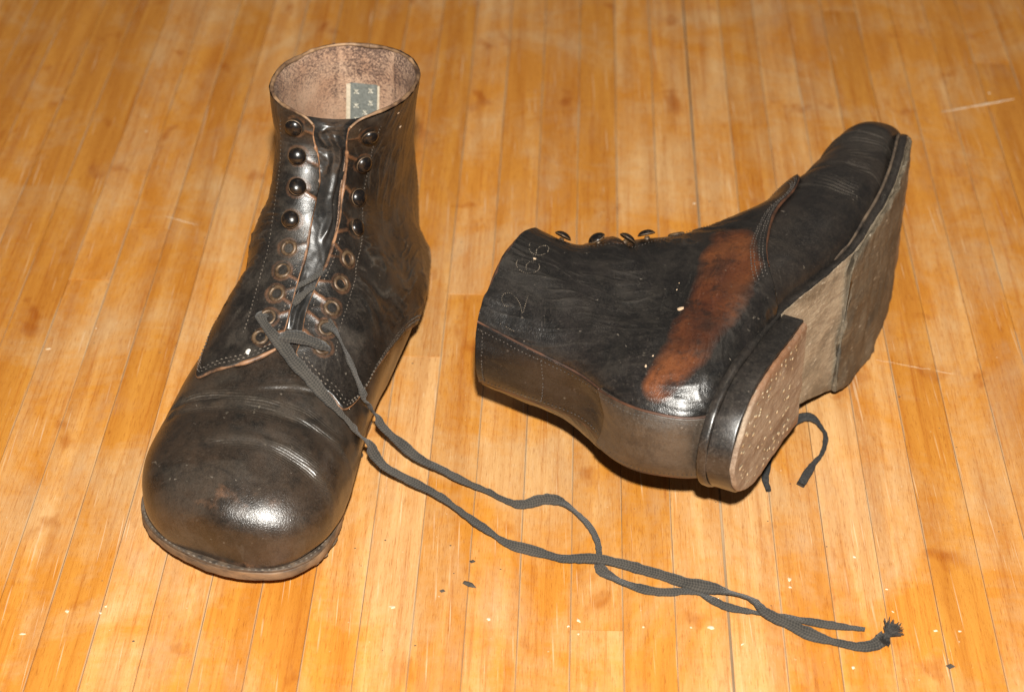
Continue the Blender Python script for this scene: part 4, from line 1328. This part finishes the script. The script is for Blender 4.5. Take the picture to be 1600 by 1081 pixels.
DIGITS = {
    '1': [(16.69, -0.835), (16.52, -0.836), (16.39, -0.839), (16.25, -0.841)],
    '2': [(16.45, -0.755), (16.56, -0.764), (16.64, -0.752), (16.67, -0.735), (16.64, -0.718), (16.52, -0.706), (16.39, -0.716), (16.28, -0.735), (16.20, -0.763), (16.18, -0.739), (16.17, -0.714), (16.16, -0.688)],
    '6': [(16.66, -0.539), (16.63, -0.570), (16.49, -0.586), (16.33, -0.584), (16.18, -0.562), (16.08, -0.531), (16.09, -0.503), (16.22, -0.496), (16.35, -0.512), (16.41, -0.540), (16.37, -0.570)],
    '6b': [(16.60, -0.400), (16.55, -0.432), (16.42, -0.455), (16.24, -0.450), (16.07, -0.420), (15.97, -0.385), (15.98, -0.352), (16.09, -0.347), (16.24, -0.375), (16.32, -0.412), (16.29, -0.440)],
}
dotV, dotF = lathe_arrays([(0.036, -0.02), (0.034, 0.01), (0.018, 0.025), (0.0, 0.028)], 5)
dr = np.random.default_rng(5)
for key, uvp in DIGITS.items():
    K = smooth_path(np.array(uvp), 60)
    Pd = resample(np.concatenate([last_b.pt(K[:, 0], K[:, 1], np.full(60, 0.215)), last_b.nrm(K[:, 0], K[:, 1])], 1), 0.105)
    parts = []
    for row in Pd:
        if dr.random() < 0.10:
            continue
        Bm = basis(row[3:])
        parts.append(((dotV * dr.uniform(0.4, 0.8) @ Bm + row[:3]) * np.array((-1, 1, 1)) * CM, dotF, None))
    link('punched_digit', mesh_join('punched_digit', parts), M['punch'], lie)

# ---------------------------------------------------------------- shoelaces (cm, world)
LACE_A = [(-11.33, 74.59, 7.42), (-11.54, 74.35, 7.41), (-11.17, 73.72, 7.17), (-10.45, 72.91, 6.82), (-9.88, 72.18, 6.46), (-9.15, 71.50, 6.03), (-8.41, 70.83, 5.49), (-7.72, 70.41, 4.86), (-7.08, 70.26, 4.02), (-6.60, 71.21, 2.30), (-5.99, 70.83, 1.50), (-4.92, 70.46, 1.00), (-3.42, 69.63, 0.70), (-2.17, 68.52, 0.50), (-0.96, 67.43, 0.35), (-0.09, 66.82, 0.20), (1.18, 66.36, 0.15), (2.29, 65.94, 0.15), (3.71, 65.69, 0.38), (4.96, 65.40, 0.30), (6.31, 64.98, 0.15), (7.75, 64.17, 0.30), (9.09, 63.76, 0.30), (10.43, 63.30, 0.20), (10.99, 62.30, 0.36), (11.90, 61.71, 0.25), (12.81, 61.15, 0.15), (13.53, 60.81, 0.15), (14.63, 60.46, 0.15), (15.39, 60.49, 0.20), (15.92, 60.85, 0.30)]
LACE_B = [(-8.58, 74.30, 7.15), (-8.09, 73.88, 6.87), (-7.70, 73.37, 6.30), (-7.31, 72.77, 5.62), (-7.02, 72.39, 5.06), (-6.71, 72.03, 4.36), (-6.39, 73.02, 2.60), (-5.93, 72.88, 1.90), (-5.15, 72.52, 1.30), (-4.35, 71.89, 1.00), (-3.39, 71.51, 0.70), (-2.21, 70.82, 0.50), (-1.16, 70.37, 0.30), (-0.27, 69.80, 0.20), (0.44, 69.53, 0.20), (1.30, 69.82, 0.22), (2.02, 69.85, 0.20), (2.72, 69.32, 0.15), (3.45, 68.26, 0.15), (3.85, 67.13, 0.15), (3.91, 66.14, 0.12), (3.85, 65.47, 0.12), (4.23, 64.93, 0.12), (5.30, 64.17, 0.14), (6.55, 63.77, 0.14), (7.54, 63.86, 0.13), (8.21, 63.79, 0.12), (8.68, 63.36, 0.14), (9.42, 62.83, 0.15), (10.37, 62.57, 0.14), (11.13, 62.39, 0.12), (12.07, 62.16, 0.15), (13.38, 61.81, 0.15), (15.18, 61.46, 0.15)]
LACE_C = [(-10.86, 73.55, 6.79), (-10.38, 73.28, 7.06), (-9.79, 73.27, 7.04), (-9.21, 73.16, 6.89), (-8.77, 73.11, 6.75), (-8.49, 73.38, 6.45)]
LACE_D = [(-10.30, 75.42, 7.99), (-9.98, 75.66, 8.19), (-9.35, 75.95, 8.37), (-8.69, 76.52, 8.60)]
LACE_E = [(-10.16, 74.98, 7.72), (-9.88, 75.19, 7.86), (-9.33, 75.59, 8.09), (-8.79, 75.96, 8.22)]
LACE_F = [(11.97, 70.54, 0.15), (11.93, 71.63, 0.20), (12.65, 73.86, 0.20), (13.70, 75.57, 0.20), (14.46, 75.96, 0.25), (14.91, 75.36, 0.25), (15.12, 74.49, 0.20), (14.81, 73.28, 0.20), (14.28, 72.43, 0.20), (13.93, 71.77, 0.20), (13.51, 71.00, 0.15)]


RIB = []


def lace_attributes(me):
    for name, k in (('along', 0), ('across', 1)):
        at_ = me.attributes.new(name, 'FLOAT', 'POINT')
        at_.data.foreach_set('value', np.concatenate([r[k] for r in RIB]).astype(np.float32))
    RIB.clear()


def ribbon(ctrl, half, seed, flat=0.26, tw=0.5, n_per=14, up=(0, -0.25, 1.0), taper_end=0.0):
    n = (len(ctrl) - 1) * n_per
    pts = smooth_path(np.array(ctrl), n)
    k = np.arange(n) / n_per
    rr = half * (1 + 0.38 * fbm(k * 0.55, k * 0, None, seed, 2) + 0.10 * vnoise(k * 3.3, k * 0, None, seed + 4))
    th = flat * (1 + 0.35 * vnoise(k * 0.8, k * 0, None, seed + 1))
    tws = tw * fbm(k * 0.35, k * 0 + 0.5, None, seed + 2, 2)
    if taper_end:
        rr = rr * (1 - taper_end * sstep(n / n_per - 1.6, n / n_per, k))
    V, F, T = tube_arrays(pts, np.maximum(rr, 0.05), n=12, up=np.tile(np.array(up), (n, 1)), flat=th, twist=tws)
    ring = np.arange(len(V) - 2) % 12
    prof = 0.55 + 0.6 * np.abs(np.cos(ring / 12 * 2 * np.pi))
    ctr = np.repeat(pts, 12, axis=0)
    # lengthwise ribs of the woven tape, thicker at both edges
    dz = (V[:-2] - ctr)
    V[:-2] = ctr + dz * np.where(np.abs(np.cos(ring / 12 * 2 * np.pi)) < 0.9, prof, 1.0)[:, None]
    V = V + 0.022 * np.stack([fbm(V[:, 0] * 5, V[:, 1] * 5, V[:, 2] * 5, seed + 7 + q, 2) for q in range(3)], 1)
    V[:, 2] = np.maximum(V[:, 2], 0.012)
    RIB.append((np.concatenate([np.repeat(np.concatenate(([0], np.cumsum(np.linalg.norm(np.diff(pts, axis=0), axis=1)))), 12), [0, 0]]), np.concatenate([np.tile(np.cos(np.arange(12) / 12 * 2 * np.pi), n), [0, 0]])))
    return V * CM, F, T


sl = link('shoelace', mesh_join('shoelace', [ribbon(LACE_A, 0.225, 11, tw=1.1, flat=0.16), ribbon(LACE_B, 0.215, 23, tw=1.1, flat=0.16, taper_end=0.6),
                                             ribbon(LACE_C, 0.26, 31, flat=0.55, tw=0.2), ribbon(LACE_D, 0.22, 37, tw=0.2), ribbon(LACE_E, 0.20, 41, tw=0.2)]), M['lace'])
lace_attributes(sl.data)
tag(sl, 'long dusty flat shoelace trailing from the upright boot to a frayed end', 'shoelace', 'shoelaces of the boots')
fr = np.random.default_rng(9)
parts = []
e0 = np.array(LACE_A[-1])
for k in range(320):
    s_ = fr.uniform(-1, 1)
    ang = math.radians(47 + 40 * s_)
    d = np.array((math.cos(ang), math.sin(ang) * 1.15, 0.0))
    L = 0.95 * fr.uniform(0.72, 1.0) + 0.12 * fr.normal()
    st = e0 + np.array((0.13 * s_, -0.13 * s_, 0)) + fr.normal(0, 0.03, 3) - d * 0.25
    t_ = np.linspace(0, 1, 7)[:, None]
    p = st + d * L * t_ + np.array((fr.normal(0, 0.07), fr.normal(0, 0.07), fr.uniform(-0.1, 0.28))) * t_ ** 2
    p[:, 2] = np.maximum(p[:, 2], 0.03)
    V, F, T = tube_arrays(p, np.linspace(0.032, 0.018, 7), n=5)
    parts.append((V * CM, F, T))
link('frayed_end', mesh_join('frayed_end', parts), M['lace_fray'], sl)['kind'] = 'stuff'

sl2 = link('shoelace', mesh_join('shoelace', [ribbon(LACE_F, 0.17, 51, flat=0.55)]), M['lace_dark'])
RIB.clear()
tag(sl2, 'short black shoelace end curling out from under the heel of the lying boot', 'shoelace', 'shoelaces of the boots')

# ---------------------------------------------------------------- marks and debris on the boards
c2, s2 = math.cos(math.radians(2.0)), math.sin(math.radians(2.0))


def to_floor(x, y):
    return c2 * x - s2 * y, s2 * x + c2 * y


SPOTS = [(-5.19, 62.99, 0.32), (-1.0, 62.24, 0.21), (2.88, 62.16, 0.26), (2.86, 61.34, 0.15), (11.68, 62.04, 0.22), (5.66, 61.77, 0.18), (8.56, 61.73, 0.36), (2.43, 61.81, 0.18), (14.39, 59.37, 0.24), (12.29, 64.77, 0.30), (12.26, 64.24, 0.22), (9.84, 60.73, 0.18), (18.24, 61.54, 0.22), (19.28, 61.5, 0.20), (-21.04, 61.34, 0.30), (-17.74, 63.03, 0.18), (-17.9, 62.63, 0.22), (-19.36, 62.71, 0.3), (-21.98, 103.66, 0.24), (-22.21, 105.49, 0.15), (10.36, 95.67, 0.26), (29.56, 108.33, 0.24), (-21.61, 83.62, 0.15), (-23.77, 81.84, 0.25), (16.57, 62.71, 0.15), (15.38, 66.19, 0.2), (16.51, 64.12, 0.15), (7.73, 61.73, 0.15)]
sr = np.random.default_rng(21)


def blob(name, x, y, r, mat, th=0.02, n=11, asp=1.0, parent=floor, z=0.012):
    a = np.linspace(0, 2 * np.pi, n, endpoint=False)
    rr = r * 0.55 * (1 + 0.30 * sr.normal(0, 1, n)).clip(0.45, 1.5)
    ro = sr.uniform(0, 3.1)
    px, py = rr * np.cos(a) * asp, rr * np.sin(a) / asp
    px, py = px * math.cos(ro) - py * math.sin(ro), px * math.sin(ro) + py * math.cos(ro)
    if parent is floor:
        x, y = to_floor(x, y)
    V = np.concatenate([np.stack([x + px, y + py, 0 * a - 0.01], 1), np.stack([x + px * 0.82, y + py * 0.82, 0 * a + th], 1), [[x, y, th * 1.15]]])
    F = [(i, (i + 1) % n, n + (i + 1) % n, n + i) for i in range(n)]
    T = [(2 * n, n + i, n + (i + 1) % n) for i in range(n)]
    o = link(name, mesh_join(name, [(V * CM, F, T)]), mat, parent)
    o.location.z = z * CM
    return o


for (x, y, r) in SPOTS:
    blob('paint_spot', x, y, r * 0.62, M['paint'], th=0.012, asp=sr.uniform(0.8, 1.5), z=0.006)
# the long pale gouge behind the lying boot
gx = np.linspace(0, 1, 14)
for (p0, p1, wd) in (((26.2, 106.0), (30.9, 107.6), 0.22), ((17.2, 99.0), (17.6, 98.7), 0.12), ((-19.5, 94.3), (-17.5, 93.4), 0.07), ((-14.3, 83.9), (-13.3, 83.2), 0.07), ((18.5, 80.9), (22.6, 79.6), 0.05), ((-15.9, 71.5), (-13.4, 71.9), 0.06)):
    P = np.array([to_floor(*(np.array(p0) + (np.array(p1) - p0) * t + sr.normal(0, 0.03, 2))) for t in gx])
    P = np.concatenate([P, np.full((14, 1), 0.0)], 1)
    V, F, T = tube_arrays(P, wd * 0.5 * (0.35 + 0.65 * np.sin(np.pi * gx) + 0.2 * sr.normal(0, 1, 14)).clip(0.15, 1.3), n=6, flat=0.10)
    o = link('gouge', mesh_join('gouge', [(V * CM, F, T)]), M['gouge'], floor)
    o.location.z = 0.008 * CM
sc = blob('scrap', -1.9, 64.4, 0.42, M['dark_bit'], th=0.05, n=7, asp=1.5, parent=None, z=0.02)
tag(sc, 'tiny dark scrap lying on the boards in front of the trailing shoelace', 'scrap')
parts = []
for (x, y, r) in ((-1.78, 65.89, 0.16), (-3.07, 63.99, 0.15), (-2.78, 66.95, 0.06), (-5.75, 67.3, 0.06), (19.22, 77.85, 0.08), (18.49, 59.41, 0.22), (-16.2, 60.9, 0.08)) + tuple((sr.uniform(-22, 24), sr.uniform(60, 100), sr.uniform(0.03, 0.06)) for _ in range(60)):
    x, y = to_floor(x, y)
    Vg = np.array([(1, 0, 0), (0.2, 0.8, 0), (-0.9, 0.2, 0), (-0.2, -0.7, 0), (0.1, 0.1, 0.5)]) * r + np.array((x, y, 0.008))
    parts.append((Vg * CM, None, [(0, 1, 4), (1, 2, 4), (2, 3, 4), (3, 0, 4)]))
g = link('grit', mesh_join('grit', parts, smooth=False), M['dark_bit'], floor)
g['kind'] = 'stuff'
